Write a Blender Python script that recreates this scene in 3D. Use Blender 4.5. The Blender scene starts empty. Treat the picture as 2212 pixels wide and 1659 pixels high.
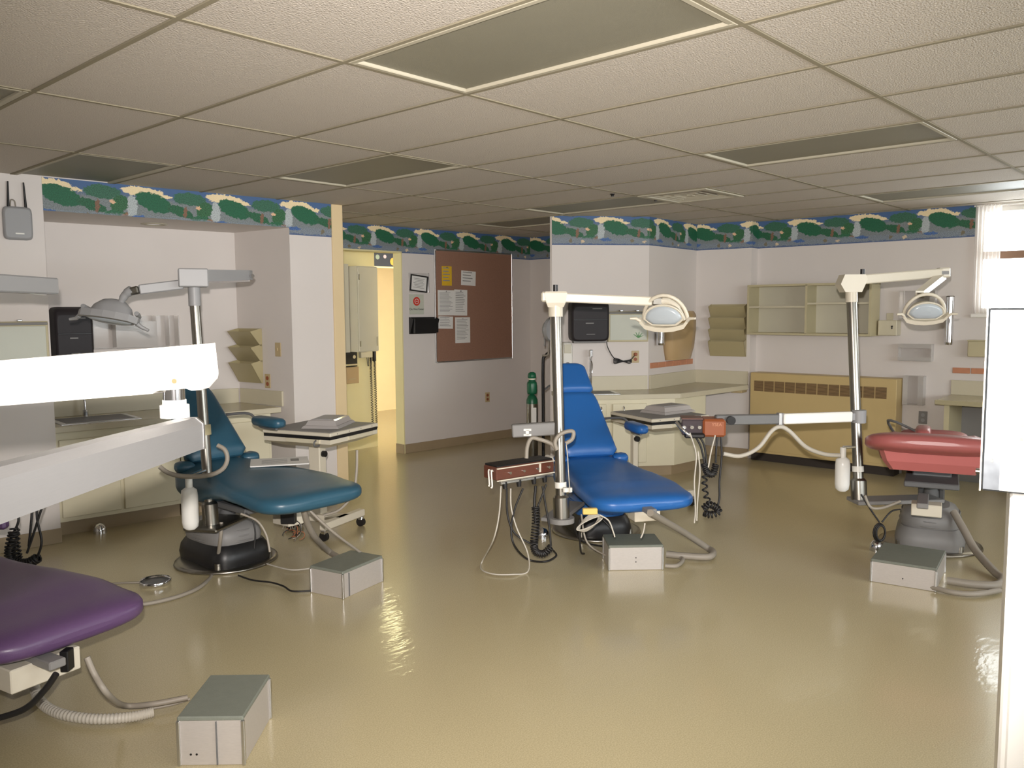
import bpy, bmesh, math, random
from mathutils import Matrix, Vector
random.seed(7)
SC = bpy.context.scene
COL = SC.collection
PI = math.pi
H = 2.42                      # ceiling height
CELL_X, CELL_Y = 0.6096, 1.2192

# ------------------------------------------------------------------ camera
_yaw, _pit, _rol = math.radians(47.731), math.radians(-5.0687), math.radians(-0.3626)
_f = Vector((math.sin(_yaw)*math.cos(_pit), math.cos(_yaw)*math.cos(_pit), math.sin(_pit)))
_r = Vector((math.cos(_yaw), -math.sin(_yaw), 0.0)); _u = _r.cross(_f)
CAM_R = _r*math.cos(_rol) + _u*math.sin(_rol)
CAM_U = -_r*math.sin(_rol) + _u*math.cos(_rol)
CAM_P = Vector((-1.2452, -2.4808, 1.54))
cam_d = bpy.data.cameras.new('camera'); cam = bpy.data.objects.new('camera', cam_d); COL.objects.link(cam)
cam_d.sensor_width = 36.0; cam_d.lens = 1800.6/2212*36.0; cam_d.clip_start = 0.02
m = Matrix((CAM_R, CAM_U, -_f)).transposed().to_4x4(); m.translation = CAM_P
cam.matrix_world = m
SC.camera = cam

# ------------------------------------------------------------------ world, flash, exposure
SC.view_settings.view_transform = 'Standard'; SC.view_settings.look = 'None'
SC.view_settings.gamma = 1.0; SC.view_settings.use_curve_mapping = False
SC.view_settings.exposure = 0.0
SC.cycles.max_bounces = 6; SC.cycles.diffuse_bounces = 4; SC.cycles.glossy_bounces = 2; SC.cycles.transmission_bounces = 4
SC.cycles.use_adaptive_sampling = True; SC.cycles.adaptive_threshold = 0.03
W = bpy.data.worlds.new('overcast_sky'); SC.world = W; W.use_nodes = True
bg = W.node_tree.nodes['Background']; bg.inputs[0].default_value = (0.93, 0.97, 1.0, 1); bg.inputs[1].default_value = 13.0
# the flash the photograph was taken with, just above the lens
fl_d = bpy.data.lights.new('camera_flash', 'SPOT'); fl_d.energy = 870.0; fl_d.color = (1.0, 0.935, 0.89)
fl_d.shadow_soft_size = 0.02; fl_d.spot_size = math.radians(90); fl_d.spot_blend = 1.0
fl = bpy.data.objects.new('camera_flash', fl_d); COL.objects.link(fl)
fm = m.copy(); fm.translation = CAM_P + CAM_U*0.12 - CAM_R*0.025
fl.matrix_world = fm
# portals only guide sampling of the sky through the window band on the right wall
pd = bpy.data.lights.new('window_portal', 'AREA'); pd.shape = 'RECTANGLE'; pd.size = 3.6; pd.size_y = 0.95
pd.cycles.is_portal = True
po = bpy.data.objects.new('window_portal', pd); COL.objects.link(po)
po.location = (6.99, -2.40, 1.95); po.rotation_euler = (math.radians(90), 0, math.radians(88))
pd2 = bpy.data.lights.new('added_window_portal', 'AREA'); pd2.shape = 'RECTANGLE'; pd2.size = 5.6; pd2.size_y = 1.25  # portal for the window added in the unseen rear wall as fill light
pd2.cycles.is_portal = True
po3 = bpy.data.objects.new('added_window_portal', pd2); COL.objects.link(po3)
po3.location = (2.0, -5.80, 1.675); po3.rotation_euler = (math.radians(90), 0, 0)

# ------------------------------------------------------------------ materials
def lin(c):
    c = c/255.0
    return c/12.92 if c <= 0.04045 else ((c+0.055)/1.055)**2.4
def rgb(r, g, b): return (lin(r), lin(g), lin(b), 1.0)
MATS = {}
def mat(name, col, rough=0.5, metal=0.0, var=0.06, vscale=6.0, bump=0.0, bscale=200.0, coat=0.0, trans=0.0, alpha=1.0, spec=0.5, emit=0.0, aniso=None):
    mt = bpy.data.materials.new(name); mt.use_nodes = True
    nt = mt.node_tree; b = nt.nodes['Principled BSDF']
    b.inputs['Roughness'].default_value = rough; b.inputs['Metallic'].default_value = metal
    b.inputs['Specular IOR Level'].default_value = spec
    b.inputs['Coat Weight'].default_value = coat
    b.inputs['Transmission Weight'].default_value = trans
    b.inputs['Alpha'].default_value = alpha
    if emit:
        b.inputs['Emission Color'].default_value = col; b.inputs['Emission Strength'].default_value = emit
    tc = nt.nodes.new('ShaderNodeTexCoord')
    nz = nt.nodes.new('ShaderNodeTexNoise'); nz.inputs['Scale'].default_value = vscale; nz.inputs['Detail'].default_value = 1.5
    nt.links.new(tc.outputs['Object'], nz.inputs['Vector'])
    if aniso:
        mp = nt.nodes.new('ShaderNodeMapping'); mp.inputs['Scale'].default_value = aniso
        nt.links.new(tc.outputs['Object'], mp.inputs['Vector']); nt.links.new(mp.outputs[0], nz.inputs['Vector'])
    mx = nt.nodes.new('ShaderNodeMix'); mx.data_type = 'RGBA'
    d = tuple(max(0, c*(1-var)) for c in col[:3])+(1,); l = tuple(min(1, c*(1+var)) for c in col[:3])+(1,)
    mx.inputs['A'].default_value = d; mx.inputs['B'].default_value = l
    nt.links.new(nz.outputs['Fac'], mx.inputs['Factor']); nt.links.new(mx.outputs['Result'], b.inputs['Base Color'])
    if bump:
        n2 = nt.nodes.new('ShaderNodeTexNoise'); n2.inputs['Scale'].default_value = bscale; n2.inputs['Detail'].default_value = 1
        bp = nt.nodes.new('ShaderNodeBump'); bp.inputs['Strength'].default_value = bump; bp.inputs['Distance'].default_value = 0.01
        nt.links.new(tc.outputs['Object'], n2.inputs['Vector']); nt.links.new(n2.outputs['Fac'], bp.inputs['Height'])
        nt.links.new(bp.outputs['Normal'], b.inputs['Normal'])
    MATS[name] = mt
    return mt
mat('wall_paint', rgb(220, 213, 208), 0.62, var=0.025, vscale=3)
mat('wall_tan', rgb(226, 203, 160), 0.55, var=0.03)
mat('wall_yellow', rgb(230, 219, 168), 0.6, var=0.03)
mat('wall_orange', rgb(236, 210, 156), 0.6, var=0.03)
mat('tile', rgb(199, 190, 179), 0.9, var=0.07, vscale=130, bump=0.5, bscale=150)
mat('grid', rgb(146, 138, 118), 0.8, var=0.05, spec=0.1)
mat('diffuser', rgb(136, 132, 116), 0.5, var=0.05, bump=0.25, bscale=500)
mat('fixture', rgb(182, 175, 156), 0.5, var=0.02, spec=0.25)
mat('cove_base', rgb(158, 140, 112), 0.5, var=0.08)
mat('laminate', rgb(204, 196, 172), 0.35, var=0.03)
mat('laminate_top', rgb(178, 168, 136), 0.22, var=0.05, vscale=60)
mat('cabinet', rgb(224, 217, 190), 0.42, var=0.03)
mat('cab_edge', rgb(192, 182, 148), 0.5, var=0.04)
mat('cab_grey', rgb(204, 199, 180), 0.5, var=0.03)
mat('radiator', rgb(200, 176, 124), 0.45, var=0.04)
mat('grille', rgb(148, 120, 80), 0.6, var=0.1)
mat('grille_dark', rgb(92, 72, 48), 0.7, var=0.1)
mat('toe_dark', rgb(52, 44, 38), 0.7)
mat('cork', rgb(152, 114, 94), 0.85, var=0.14, vscale=90, bump=0.4, bscale=300)
mat('alu', rgb(205, 205, 205), 0.32, metal=1.0, var=0.06, aniso=(2, 2, 90), vscale=8)
mat('alu_arm', rgb(112, 111, 110), 0.5, metal=0.35, var=0.05, aniso=(4, 4, 120), vscale=8)
mat('alu_face', rgb(196, 190, 185), 0.42, metal=0.45, var=0.07, vscale=18, aniso=(3, 3, 14))
mat('galvanised', rgb(104, 108, 112), 0.42, metal=0.8, var=0.3, vscale=60)
mat('chrome', rgb(225, 225, 228), 0.12, metal=1.0, var=0.02)
mat('steel', rgb(150, 146, 138), 0.30, metal=1.0, var=0.05, aniso=(30, 30, 1))
mat('box_top', rgb(116, 120, 110), 0.5, var=0.08, vscale=30, bump=0.15, bscale=300)
mat('cream_metal', rgb(212, 204, 186), 0.35, var=0.02)
mat('white_metal', rgb(244, 241, 234), 0.4, var=0.02)
mat('grey_metal', rgb(150, 150, 151), 0.42, var=0.03)
mat('dark_grey', rgb(98, 98, 98), 0.5, var=0.06)
mat('mid_grey', rgb(128, 126, 124), 0.5, var=0.06)
mat('black', rgb(24, 23, 24), 0.4, var=0.1)
mat('black_rubber', rgb(28, 26, 26), 0.5, var=0.1)
mat('dispenser_black', rgb(44, 40, 42), 0.45, var=0.05, spec=0.25)
mat('smoke', rgb(74, 66, 70), 0.18, var=0.05)
mat('brown_wood', rgb(96, 54, 40), 0.35, var=0.2, aniso=(2, 2, 30), vscale=10)
mat('orange_brown', rgb(144, 78, 44), 0.4, var=0.1)
mat('hose_grey', rgb(146, 138, 126), 0.5, var=0.05)
mat('hose_white', rgb(186, 180, 168), 0.5, var=0.04)
mat('plastic_white', rgb(228, 226, 218), 0.4, var=0.02)
mat('plastic_beige', rgb(178, 166, 128), 0.45, var=0.03)
mat('plastic_tan', rgb(188, 160, 118), 0.35, var=0.04)
mat('outlet_tan', rgb(190, 170, 130), 0.45, var=0.03)
mat('outlet_brown', rgb(150, 84, 54), 0.5)
mat('terracotta', rgb(196, 134, 100), 0.5, var=0.12, vscale=20)
mat('paper', rgb(226, 224, 220), 0.7, var=0.02)
mat('paper_yellow', rgb(222, 178, 40), 0.6, var=0.05)
mat('ink', rgb(148, 146, 143), 0.7)
mat('red', rgb(205, 56, 40), 0.5, var=0.03)
mat('pink', rgb(206, 70, 110), 0.5)
mat('frost', rgb(196, 198, 184), 0.4, var=0.05)
mat('leaf', rgb(96, 150, 96), 0.5)
mat('green_tank', rgb(24, 92, 62), 0.35, var=0.05)
mat('lens', rgb(176, 184, 190), 0.2, var=0.03)
mat('curtain', rgb(238, 232, 226), 0.8, var=0.03)
mat('mullion', rgb(150, 118, 96), 0.5, var=0.05)
mat('blue_vinyl', rgb(36, 98, 168), 0.34, var=0.05, vscale=4, bump=0.04, bscale=260)
mat('blue_vinyl_worn', rgb(34, 88, 150), 0.36, var=0.09, vscale=5, bump=0.05, bscale=260)
mat('teal_vinyl', rgb(44, 84, 104), 0.36, var=0.06, vscale=4, bump=0.05, bscale=260)
mat('purple_vinyl', rgb(88, 64, 100), 0.36, var=0.06, vscale=4, bump=0.05, bscale=260)
mat('red_vinyl', rgb(158, 88, 86), 0.33, var=0.06, vscale=4, bump=0.05, bscale=260)
mat('red_apron', rgb(184, 104, 102), 0.4, var=0.04)
mat('yellow_tag', rgb(228, 196, 110), 0.5)
mat('rust', rgb(150, 92, 60), 0.7)
mat('space_blue', rgb(18, 18, 30), 0.6, var=0.2)
mat('planet_a', rgb(120, 130, 120), 0.6)
mat('planet_b', rgb(196, 152, 40), 0.6)
mat('moon', rgb(190, 160, 170), 0.6)

def mat_floor():
    mt = bpy.data.materials.new('vinyl_floor'); mt.use_nodes = True; nt = mt.node_tree; b = nt.nodes['Principled BSDF']
    tc = nt.nodes.new('ShaderNodeTexCoord')
    n1 = nt.nodes.new('ShaderNodeTexNoise'); n1.inputs['Scale'].default_value = 0.6; n1.inputs['Detail'].default_value = 2
    n2 = nt.nodes.new('ShaderNodeTexNoise'); n2.inputs['Scale'].default_value = 190; n2.inputs['Detail'].default_value = 2
    r2 = nt.nodes.new('ShaderNodeValToRGB')
    r2.color_ramp.elements[0].position = 0.36; r2.color_ramp.elements[0].color = rgb(177, 164, 128)
    r2.color_ramp.elements[1].position = 0.66; r2.color_ramp.elements[1].color = rgb(198, 186, 150)
    mx = nt.nodes.new('ShaderNodeMix'); mx.data_type = 'RGBA'; mx.blend_type = 'MULTIPLY'; mx.inputs['Factor'].default_value = 1.0
    r1 = nt.nodes.new('ShaderNodeValToRGB')
    r1.color_ramp.elements[0].position = 0.3; r1.color_ramp.elements[0].color = (0.92, 0.91, 0.90, 1)
    r1.color_ramp.elements[1].position = 0.7; r1.color_ramp.elements[1].color = (1, 1, 1, 1)
    for n in (n1, n2): nt.links.new(tc.outputs['Object'], n.inputs['Vector'])
    nt.links.new(n1.outputs['Fac'], r1.inputs[0]); nt.links.new(n2.outputs['Fac'], r2.inputs[0])
    nt.links.new(r2.outputs[0], mx.inputs['A']); nt.links.new(r1.outputs[0], mx.inputs['B'])
    nt.links.new(mx.outputs['Result'], b.inputs['Base Color'])
    b.inputs['Roughness'].default_value = 0.30
    b.inputs['Coat Weight'].default_value = 0.40; b.inputs['Coat Roughness'].default_value = 0.09
    n4 = nt.nodes.new('ShaderNodeTexNoise'); n4.inputs['Scale'].default_value = 16; n4.inputs['Detail'].default_value = 3
    mp4 = nt.nodes.new('ShaderNodeMapping'); mp4.inputs['Scale'].default_value = (0.5, 1.6, 1); mp4.inputs['Rotation'].default_value = (0, 0, 0.6)
    bp = nt.nodes.new('ShaderNodeBump'); bp.inputs['Strength'].default_value = 0.10; bp.inputs['Distance'].default_value = 0.02
    nt.links.new(tc.outputs['Object'], mp4.inputs[0]); nt.links.new(mp4.outputs[0], n4.inputs['Vector']); nt.links.new(n4.outputs['Fac'], bp.inputs['Height']); nt.links.new(bp.outputs['Normal'], b.inputs['Coat Normal'])
    MATS['vinyl_floor'] = mt
mat_floor()

def mat_border():
    """printed wallpaper border: repeating tropical scene. UV.x counts repeats, UV.y runs 0..1 up."""
    mt = bpy.data.materials.new('wallpaper_print'); mt.use_nodes = True; nt = mt.node_tree; b = nt.nodes['Principled BSDF']
    b.inputs['Roughness'].default_value = 0.6
    L = nt.links.new
    uv = nt.nodes.new('ShaderNodeUVMap'); uv.uv_map = 'UVMap'
    sp = nt.nodes.new('ShaderNodeSeparateXYZ'); L(uv.outputs[0], sp.inputs[0])
    def M(op, a, b_=None, c=None):
        n = nt.nodes.new('ShaderNodeMath'); n.operation = op
        for i, v in enumerate((a, b_, c)):
            if v is None: continue
            if isinstance(v, (int, float)): n.inputs[i].default_value = v
            else: L(v, n.inputs[i])
        return n.outputs[0]
    nz = nt.nodes.new('ShaderNodeTexNoise'); nz.inputs['Scale'].default_value = 16; nz.inputs['Detail'].default_value = 4
    mp = nt.nodes.new('ShaderNodeMapping'); mp.inputs['Scale'].default_value = (1.9, 1, 1); L(uv.outputs[0], mp.inputs[0]); L(mp.outputs[0], nz.inputs['Vector'])
    sep = nt.nodes.new('ShaderNodeSeparateColor'); L(nz.outputs['Color'], sep.inputs[0])
    ju = M('MULTIPLY', M('SUBTRACT', sep.outputs[0], 0.5), 0.07); jv = M('MULTIPLY', M('SUBTRACT', sep.outputs[1], 0.5), 0.16)
    u = M('FRACT', M('ADD', sp.outputs[0], ju)); v = M('ADD', sp.outputs[1], jv)
    n2 = nt.nodes.new('ShaderNodeTexNoise'); n2.inputs['Scale'].default_value = 50; n2.inputs['Detail'].default_value = 4; L(mp.outputs[0], n2.inputs['Vector'])
    rp = nt.nodes.new('ShaderNodeValToRGB'); rp.color_ramp.elements[0].position = 0.36; rp.color_ramp.elements[1].position = 0.64; L(n2.outputs['Fac'], rp.inputs[0])
    tex = M('SUBTRACT', n2.outputs['Fac'], 0.5)
    def ell(cu, cv, ru, rv, slope=0.0):
        du = M('SUBTRACT', u, cu); dv = M('SUBTRACT', M('SUBTRACT', v, cv), M('MULTIPLY', du, slope))
        d = M('ADD', M('POWER', M('ABSOLUTE', M('DIVIDE', du, ru)), 2.0), M('POWER', M('ABSOLUTE', M('DIVIDE', dv, rv)), 2.0))
        n = nt.nodes.new('ShaderNodeMapRange'); n.inputs['From Min'].default_value = 1.08; n.inputs['From Max'].default_value = 0.92; L(d, n.inputs['Value'])
        return n.outputs[0]
    def band(lo, hi):
        n = nt.nodes.new('ShaderNodeMapRange'); n.inputs['From Min'].default_value = lo; n.inputs['From Max'].default_value = hi; L(v, n.inputs['Value']); return n.outputs[0]
    cur = [None]
    def base(c):
        n = nt.nodes.new('ShaderNodeRGB'); n.outputs[0].default_value = c; cur[0] = n.outputs[0]
    def over(mask, c, tv=0.5):
        hs = nt.nodes.new('ShaderNodeMix'); hs.data_type = 'RGBA'; hs.blend_type = 'MIX'
        cc = nt.nodes.new('ShaderNodeMix'); cc.data_type = 'RGBA'
        cc.inputs['A'].default_value = tuple(x*(1-tv) for x in c[:3])+(1,); cc.inputs['B'].default_value = tuple(min(1, x*(1+tv)) for x in c[:3])+(1,)
        L(rp.outputs[0], cc.inputs['Factor'])
        L(mask, hs.inputs['Factor']); L(cur[0], hs.inputs['A']); L(cc.outputs['Result'], hs.inputs['B']); cur[0] = hs.outputs['Result']
    base(rgb(72, 102, 146))
    over(band(0.80, 0.62), rgb(124, 132, 134), 0.3)
    for o in (0, 1): over(ell(0.16+o, 0.86, 0.24, 0.12, -0.05), rgb(240, 220, 178), 0.06)
    for o in (0, 1): over(ell(0.34+o, 0.80, 0.17, 0.055, -0.25), rgb(240, 220, 178), 0.06)
    over(ell(0.04, 0.45, 0.06, 0.30), rgb(176, 184, 186), 0.3); over(ell(1.04, 0.45, 0.06, 0.30), rgb(176, 184, 186), 0.3)
    over(ell(0.29, 0.60, 0.21, 0.24, -0.5), rgb(32, 98, 68), 0.3)
    over(ell(0.60, 0.42, 0.16, 0.13, -0.6), rgb(40, 96, 66), 0.5)
    over(ell(0.72, 0.77, 0.20, 0.17), rgb(56, 104, 82), 0.4)
    over(ell(0.90, 0.50, 0.10, 0.22, 0.6), rgb(52, 102, 66), 0.55)
    over(ell(0.66, 0.40, 0.025, 0.16, 2.0), rgb(128, 96, 76), 0.3)
    over(ell(0.86, 0.22, 0.13, 0.12), rgb(44, 104, 72), 0.6)
    over(ell(0.97, 0.20, 0.05, 0.08), rgb(142, 100, 62), 0.4)
    over(ell(0.82, 0.55, 0.03, 0.05), rgb(226, 186, 150), 0.2)
    over(band(0.27, 0.20), rgb(126, 136, 146), 0.35)
    over(ell(0.12, 0.19, 0.10, 0.05), rgb(72, 104, 158), 0.4)
    over(ell(0.55, 0.15, 0.03, 0.06), rgb(120, 112, 92), 0.3); over(ell(0.75, 0.12, 0.03, 0.05), rgb(210, 190, 160), 0.3)
    over(band(0.06, 0.03), rgb(84, 102, 140), 0.2)
    L(cur[0], b.inputs['Base Color'])
    MATS['wallpaper_print'] = mt
mat_border()

def mat_clear(name, col, rough=0.06, mixf=0.72):
    mt = bpy.data.materials.new(name); mt.use_nodes = True; nt = mt.node_tree; nt.nodes.clear()
    o = nt.nodes.new('ShaderNodeOutputMaterial'); mx = nt.nodes.new('ShaderNodeMixShader')
    t = nt.nodes.new('ShaderNodeBsdfTransparent'); g = nt.nodes.new('ShaderNodeBsdfPrincipled')
    t.inputs[0].default_value = col; g.inputs['Base Color'].default_value = col; g.inputs['Roughness'].default_value = rough
    lw = nt.nodes.new('ShaderNodeLayerWeight'); lw.inputs[0].default_value = 0.25
    mr = nt.nodes.new('ShaderNodeMapRange'); mr.inputs['To Min'].default_value = 1-mixf; mr.inputs['To Max'].default_value = 0.9
    nt.links.new(lw.outputs['Facing'], mr.inputs['Value']); nt.links.new(mr.outputs[0], mx.inputs[0])
    nt.links.new(t.outputs[0], mx.inputs[1]); nt.links.new(g.outputs[0], mx.inputs[2]); nt.links.new(mx.outputs[0], o.inputs[0])
    MATS[name] = mt
mat_clear('acrylic', (0.90, 0.88, 0.86, 1), 0.08, 0.70)
mat_clear('window_glass', (0.97, 0.98, 0.98, 1), 0.02, 0.94)
mat_clear('tray_clear', (0.62, 0.58, 0.56, 1), 0.12, 0.45)
mat_clear('bottle', (0.93, 0.92, 0.88, 1), 0.3, 0.15)
def mat_sheer():
    mt = bpy.data.materials.new('sheer'); mt.use_nodes = True; nt = mt.node_tree; nt.nodes.clear()
    o = nt.nodes.new('ShaderNodeOutputMaterial'); mx = nt.nodes.new('ShaderNodeMixShader'); mx.inputs[0].default_value = 0.3
    t = nt.nodes.new('ShaderNodeBsdfTranslucent'); d = nt.nodes.new('ShaderNodeBsdfDiffuse'); p = nt.nodes.new('ShaderNodeBsdfTransparent')
    m2 = nt.nodes.new('ShaderNodeMixShader'); m2.inputs[0].default_value = 0.30
    wv = nt.nodes.new('ShaderNodeTexNoise'); wv.inputs['Scale'].default_value = 40
    rp = nt.nodes.new('ShaderNodeValToRGB'); rp.color_ramp.elements[0].color = (0.80, 0.76, 0.72, 1); rp.color_ramp.elements[1].color = (0.92, 0.88, 0.85, 1)
    nt.links.new(wv.outputs['Fac'], rp.inputs[0]); nt.links.new(rp.outputs[0], t.inputs[0]); nt.links.new(rp.outputs[0], d.inputs[0])
    nt.links.new(t.outputs[0], mx.inputs[1]); nt.links.new(d.outputs[0], mx.inputs[2])
    nt.links.new(mx.outputs[0], m2.inputs[1]); nt.links.new(p.outputs[0], m2.inputs[2]); nt.links.new(m2.outputs[0], o.inputs[0])
    MATS['sheer'] = mt
mat_sheer()

# ------------------------------------------------------------------ mesh builder
def V(*a): return Vector(a if len(a) > 1 else a[0])
class MB:
    def __init__(s): s.v, s.f, s.s, s.uv = [], [], [], {}
    def add(s, vs, fs, smooth=False, X=None):
        n = len(s.v)
        for p in vs: s.v.append((X @ Vector(p)) if X else Vector(p))
        for f in fs: s.f.append(tuple(i+n for i in f)); s.s.append(smooth)
        return s
    def box(s, c, size, rz=0.0, bev=0.0, X=None, ax=None):
        """box centred at c; ax = (ux, uy, uz) axes, else turned rz about z"""
        a, b, d = size[0]/2, size[1]/2, size[2]/2
        c = Vector(c)
        if ax is None:
            co, si = math.cos(rz), math.sin(rz); ax = (Vector((co, si, 0)), Vector((-si, co, 0)), Vector((0, 0, 1)))
        else: ax = tuple(Vector(q).normalized() for q in ax)
        h = (a, b, d); bev = min(bev, 0.49*min(size))
        P = lambda l: c + ax[0]*l[0] + ax[1]*l[1] + ax[2]*l[2]
        if bev <= 0:
            vs = [P((x*a, y*b, z*d)) for x in (-1, 1) for y in (-1, 1) for z in (-1, 1)]
            fs = [(0, 1, 3, 2), (4, 6, 7, 5), (0, 4, 5, 1), (2, 3, 7, 6), (0, 2, 6, 4), (1, 5, 7, 3)]
            return s.add(vs, fs, False, X)
        idx, vs, fs = {}, [], []
        sg = [(x, y, z) for x in (-1, 1) for y in (-1, 1) for z in (-1, 1)]
        for q in sg:
            for k in range(3):
                idx[q, k] = len(vs); vs.append(P([q[i]*(h[i] if i == k else h[i]-bev) for i in range(3)]))
        for k in range(3):
            i, j = [t for t in range(3) if t != k]
            for e in (-1, 1):
                r = []
                for x, y in ((-1, -1), (1, -1), (1, 1), (-1, 1)):
                    q = [0, 0, 0]; q[k] = e; q[i] = x; q[j] = y; r.append(idx[tuple(q), k])
                fs.append(tuple(r))
            for x in (-1, 1):
                for y in (-1, 1):
                    q0 = [0, 0, 0]; q0[i] = x; q0[j] = y; q1 = list(q0); q0[k] = -1; q1[k] = 1; q0, q1 = tuple(q0), tuple(q1)
                    fs.append((idx[q0, i], idx[q0, j], idx[q1, j], idx[q1, i]))
        for q in sg: fs.append(tuple(idx[q, k] for k in range(3)))
        return s.add(vs, fs, False, X)
    def beam(s, p0, p1, w, h, bev=0.0, up=(0, 0, 1), X=None):
        p0, p1 = Vector(p0), Vector(p1); d = p1-p0; L = d.length; d.normalize()
        up = Vector(up); sd = up.cross(d).normalized(); up2 = d.cross(sd)
        return s.box((p0+p1)/2, (L, w, h), bev=bev, ax=(d, sd, up2), X=X)
    def loft(s, rings, caps=True, smooth=True, closed=False, X=None):
        n = len(rings[0]); vs = [p for r in rings for p in r]; fs = []
        m = len(rings)
        for i in range(m if closed else m-1):
            a, b = i*n, ((i+1) % m)*n
            for k in range(n): fs.append((a+k, a+(k+1) % n, b+(k+1) % n, b+k))
        s.add(vs, fs, smooth, X)
        if caps and not closed:
            s.add(rings[0], [tuple(range(n))[::-1]], False, X); s.add(rings[-1], [tuple(range(n))], False, X)
        return s
    def tube(s, path, r, n=8, caps=True, closed=False, X=None):
        path = [Vector(p) for p in path]; rs = r if isinstance(r, (list, tuple)) else [r]*len(path)
        rings = []; prev = None; m = len(path)
        for i, p in enumerate(path):
            if closed: d = path[(i+1) % m]-path[i-1]
            else: d = path[min(i+1, m-1)]-path[max(i-1, 0)]
            if d.length < 1e-9: d = Vector((0, 0, 1))
            d.normalize()
            if prev is None:
                a = d.cross(Vector((0, 0, 1)))
                if a.length < 0.05: a = d.cross(Vector((1, 0, 0)))
            else:
                a = prev - d*prev.dot(d)
                if a.length < 1e-4: a = d.cross(Vector((0, 0, 1)))
            a.normalize(); prev = a; b = d.cross(a)
            rings.append([p + (a*math.cos(2*PI*k/n) + b*math.sin(2*PI*k/n))*rs[i] for k in range(n)])
        return s.loft(rings, caps, True, closed, X)
    def cyl(s, p0, p1, r0, r1=None, n=16, X=None):
        return s.tube([p0, p1], [r0, r0 if r1 is None else r1], n, X=X)
    def lathe(s, prof, o=(0, 0, 0), n=20, X=None, smooth=True):
        o = Vector(o)
        rings = [[o + Vector((r*math.cos(2*PI*k/n), r*math.sin(2*PI*k/n), z)) for k in range(n)] for r, z in prof]
        return s.loft(rings, True, smooth, False, X)
    def prism(s, poly, z0, z1, X=None, top=None):
        n = len(poly); top = top or poly
        vs = [(x, y, z0) for x, y in poly]+[(x, y, z1) for x, y in top]
        fs = [tuple(range(n))[::-1], tuple(range(n, 2*n))]+[(k, (k+1) % n, n+(k+1) % n, n+k) for k in range(n)]
        return s.add(vs, fs, False, X)
    def ball(s, c, r, n=14, m=8, sc=(1, 1, 1), X=None):
        c = Vector(c); prof = []
        rings = []
        for i in range(1, m):
            t = PI*i/m
            rings.append([c+Vector((r*sc[0]*math.sin(t)*math.cos(2*PI*k/n), r*sc[1]*math.sin(t)*math.sin(2*PI*k/n), -r*sc[2]*math.cos(t))) for k in range(n)])
        return s.loft(rings, True, True, False, X)

def smooth_path(pts, k=6):
    pts = [Vector(p) for p in pts]; out = []
    for i in range(len(pts)-1):
        p0, p1, p2, p3 = pts[max(i-1, 0)], pts[i], pts[i+1], pts[min(i+2, len(pts)-1)]
        for j in range(k):
            t = j/k
            out.append(0.5*((2*p1)+(p2-p0)*t+(2*p0-5*p1+4*p2-p3)*t*t+(3*p1-p0-3*p2+p3)*t**3))
    out.append(pts[-1]); return out
def helix_path(pts, R, turns, k=10):
    p = smooth_path(pts, 24); out = []; prev = None
    n = int(turns*k)
    for i in range(n+1):
        f = i/n*(len(p)-1); a = int(min(f, len(p)-2)); c = p[a].lerp(p[a+1], f-a); d = (p[a+1]-p[a]).normalized()
        if prev is None:
            x = d.cross(Vector((0.3, 0.2, 1))); x = x if x.length > 0.05 else d.cross(Vector((1, 0, 0)))
        else: x = prev - d*prev.dot(d)
        x.normalize(); prev = x; y = d.cross(x); t = 2*PI*i/k
        out.append(c+(x*math.cos(t)+y*math.sin(t))*R)
    return out
def sring(c, a, b, w, h, n=20, e=3.4):
    """superellipse ring about c in the plane of unit vectors a, b"""
    out = []
    for k in range(n):
        t = 2*PI*(k+0.5)/n; ct, st = math.cos(t), math.sin(t)
        out.append(Vector(c)+Vector(a)*w*math.copysign(abs(ct)**(2/e), ct)+Vector(b)*h*math.copysign(abs(st)**(2/e), st))
    return out

INV = {}
def thing(name, label, cat, loc, rz=0.0, group=None):
    o = bpy.data.objects.new(name, None); COL.objects.link(o)
    o.empty_display_size = 0.1; o.location = loc; o.rotation_euler = (0, 0, rz)
    o['label'] = label; o['category'] = cat
    if group: o['group'] = group
    INV[o] = (Matrix.Translation(Vector(loc)) @ Matrix.Rotation(rz, 4, 'Z')).inverted()
    return o
def obj(name, mb, m, parent=None, local=False, label=None):
    """links the collected shapes as one mesh; world coordinates unless local"""
    me = bpy.data.meshes.new(name)
    X = None if (parent is None or local) else INV.get(parent)
    vs = [tuple((X @ v) if X else v) for v in mb.v]
    me.from_pydata(vs, [], mb.f)
    me.polygons.foreach_set('use_smooth', mb.s)
    bm = bmesh.new(); bm.from_mesh(me); bmesh.ops.recalc_face_normals(bm, faces=bm.faces); bm.to_mesh(me); bm.free()
    me.materials.append(MATS[m] if isinstance(m, str) else m)
    o = bpy.data.objects.new(name, me); COL.objects.link(o)
    if parent is not None:
        o.parent = parent; INV[o] = INV.get(parent, Matrix())
    if label: o['label'] = label
    return o
def struct(name, mb, m, parent=None):
    o = obj(name, mb, m, parent)
    if parent is None: o['kind'] = 'structure'; INV[o] = Matrix()
    return o
def solo(name, mb, m, label, cat, group=None):
    """a thing that is one mesh: origin moved to its base centre"""
    xs = [v.x for v in mb.v]; ys = [v.y for v in mb.v]; zs = [v.z for v in mb.v]
    c = Vector(((min(xs)+max(xs))/2, (min(ys)+max(ys))/2, min(zs)))
    for v in mb.v: v -= c
    o = obj(name, mb, m); o.location = c; INV[o] = Matrix.Translation(c).inverted()
    o['label'] = label; o['category'] = cat
    if group: o['group'] = group
    return o
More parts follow.
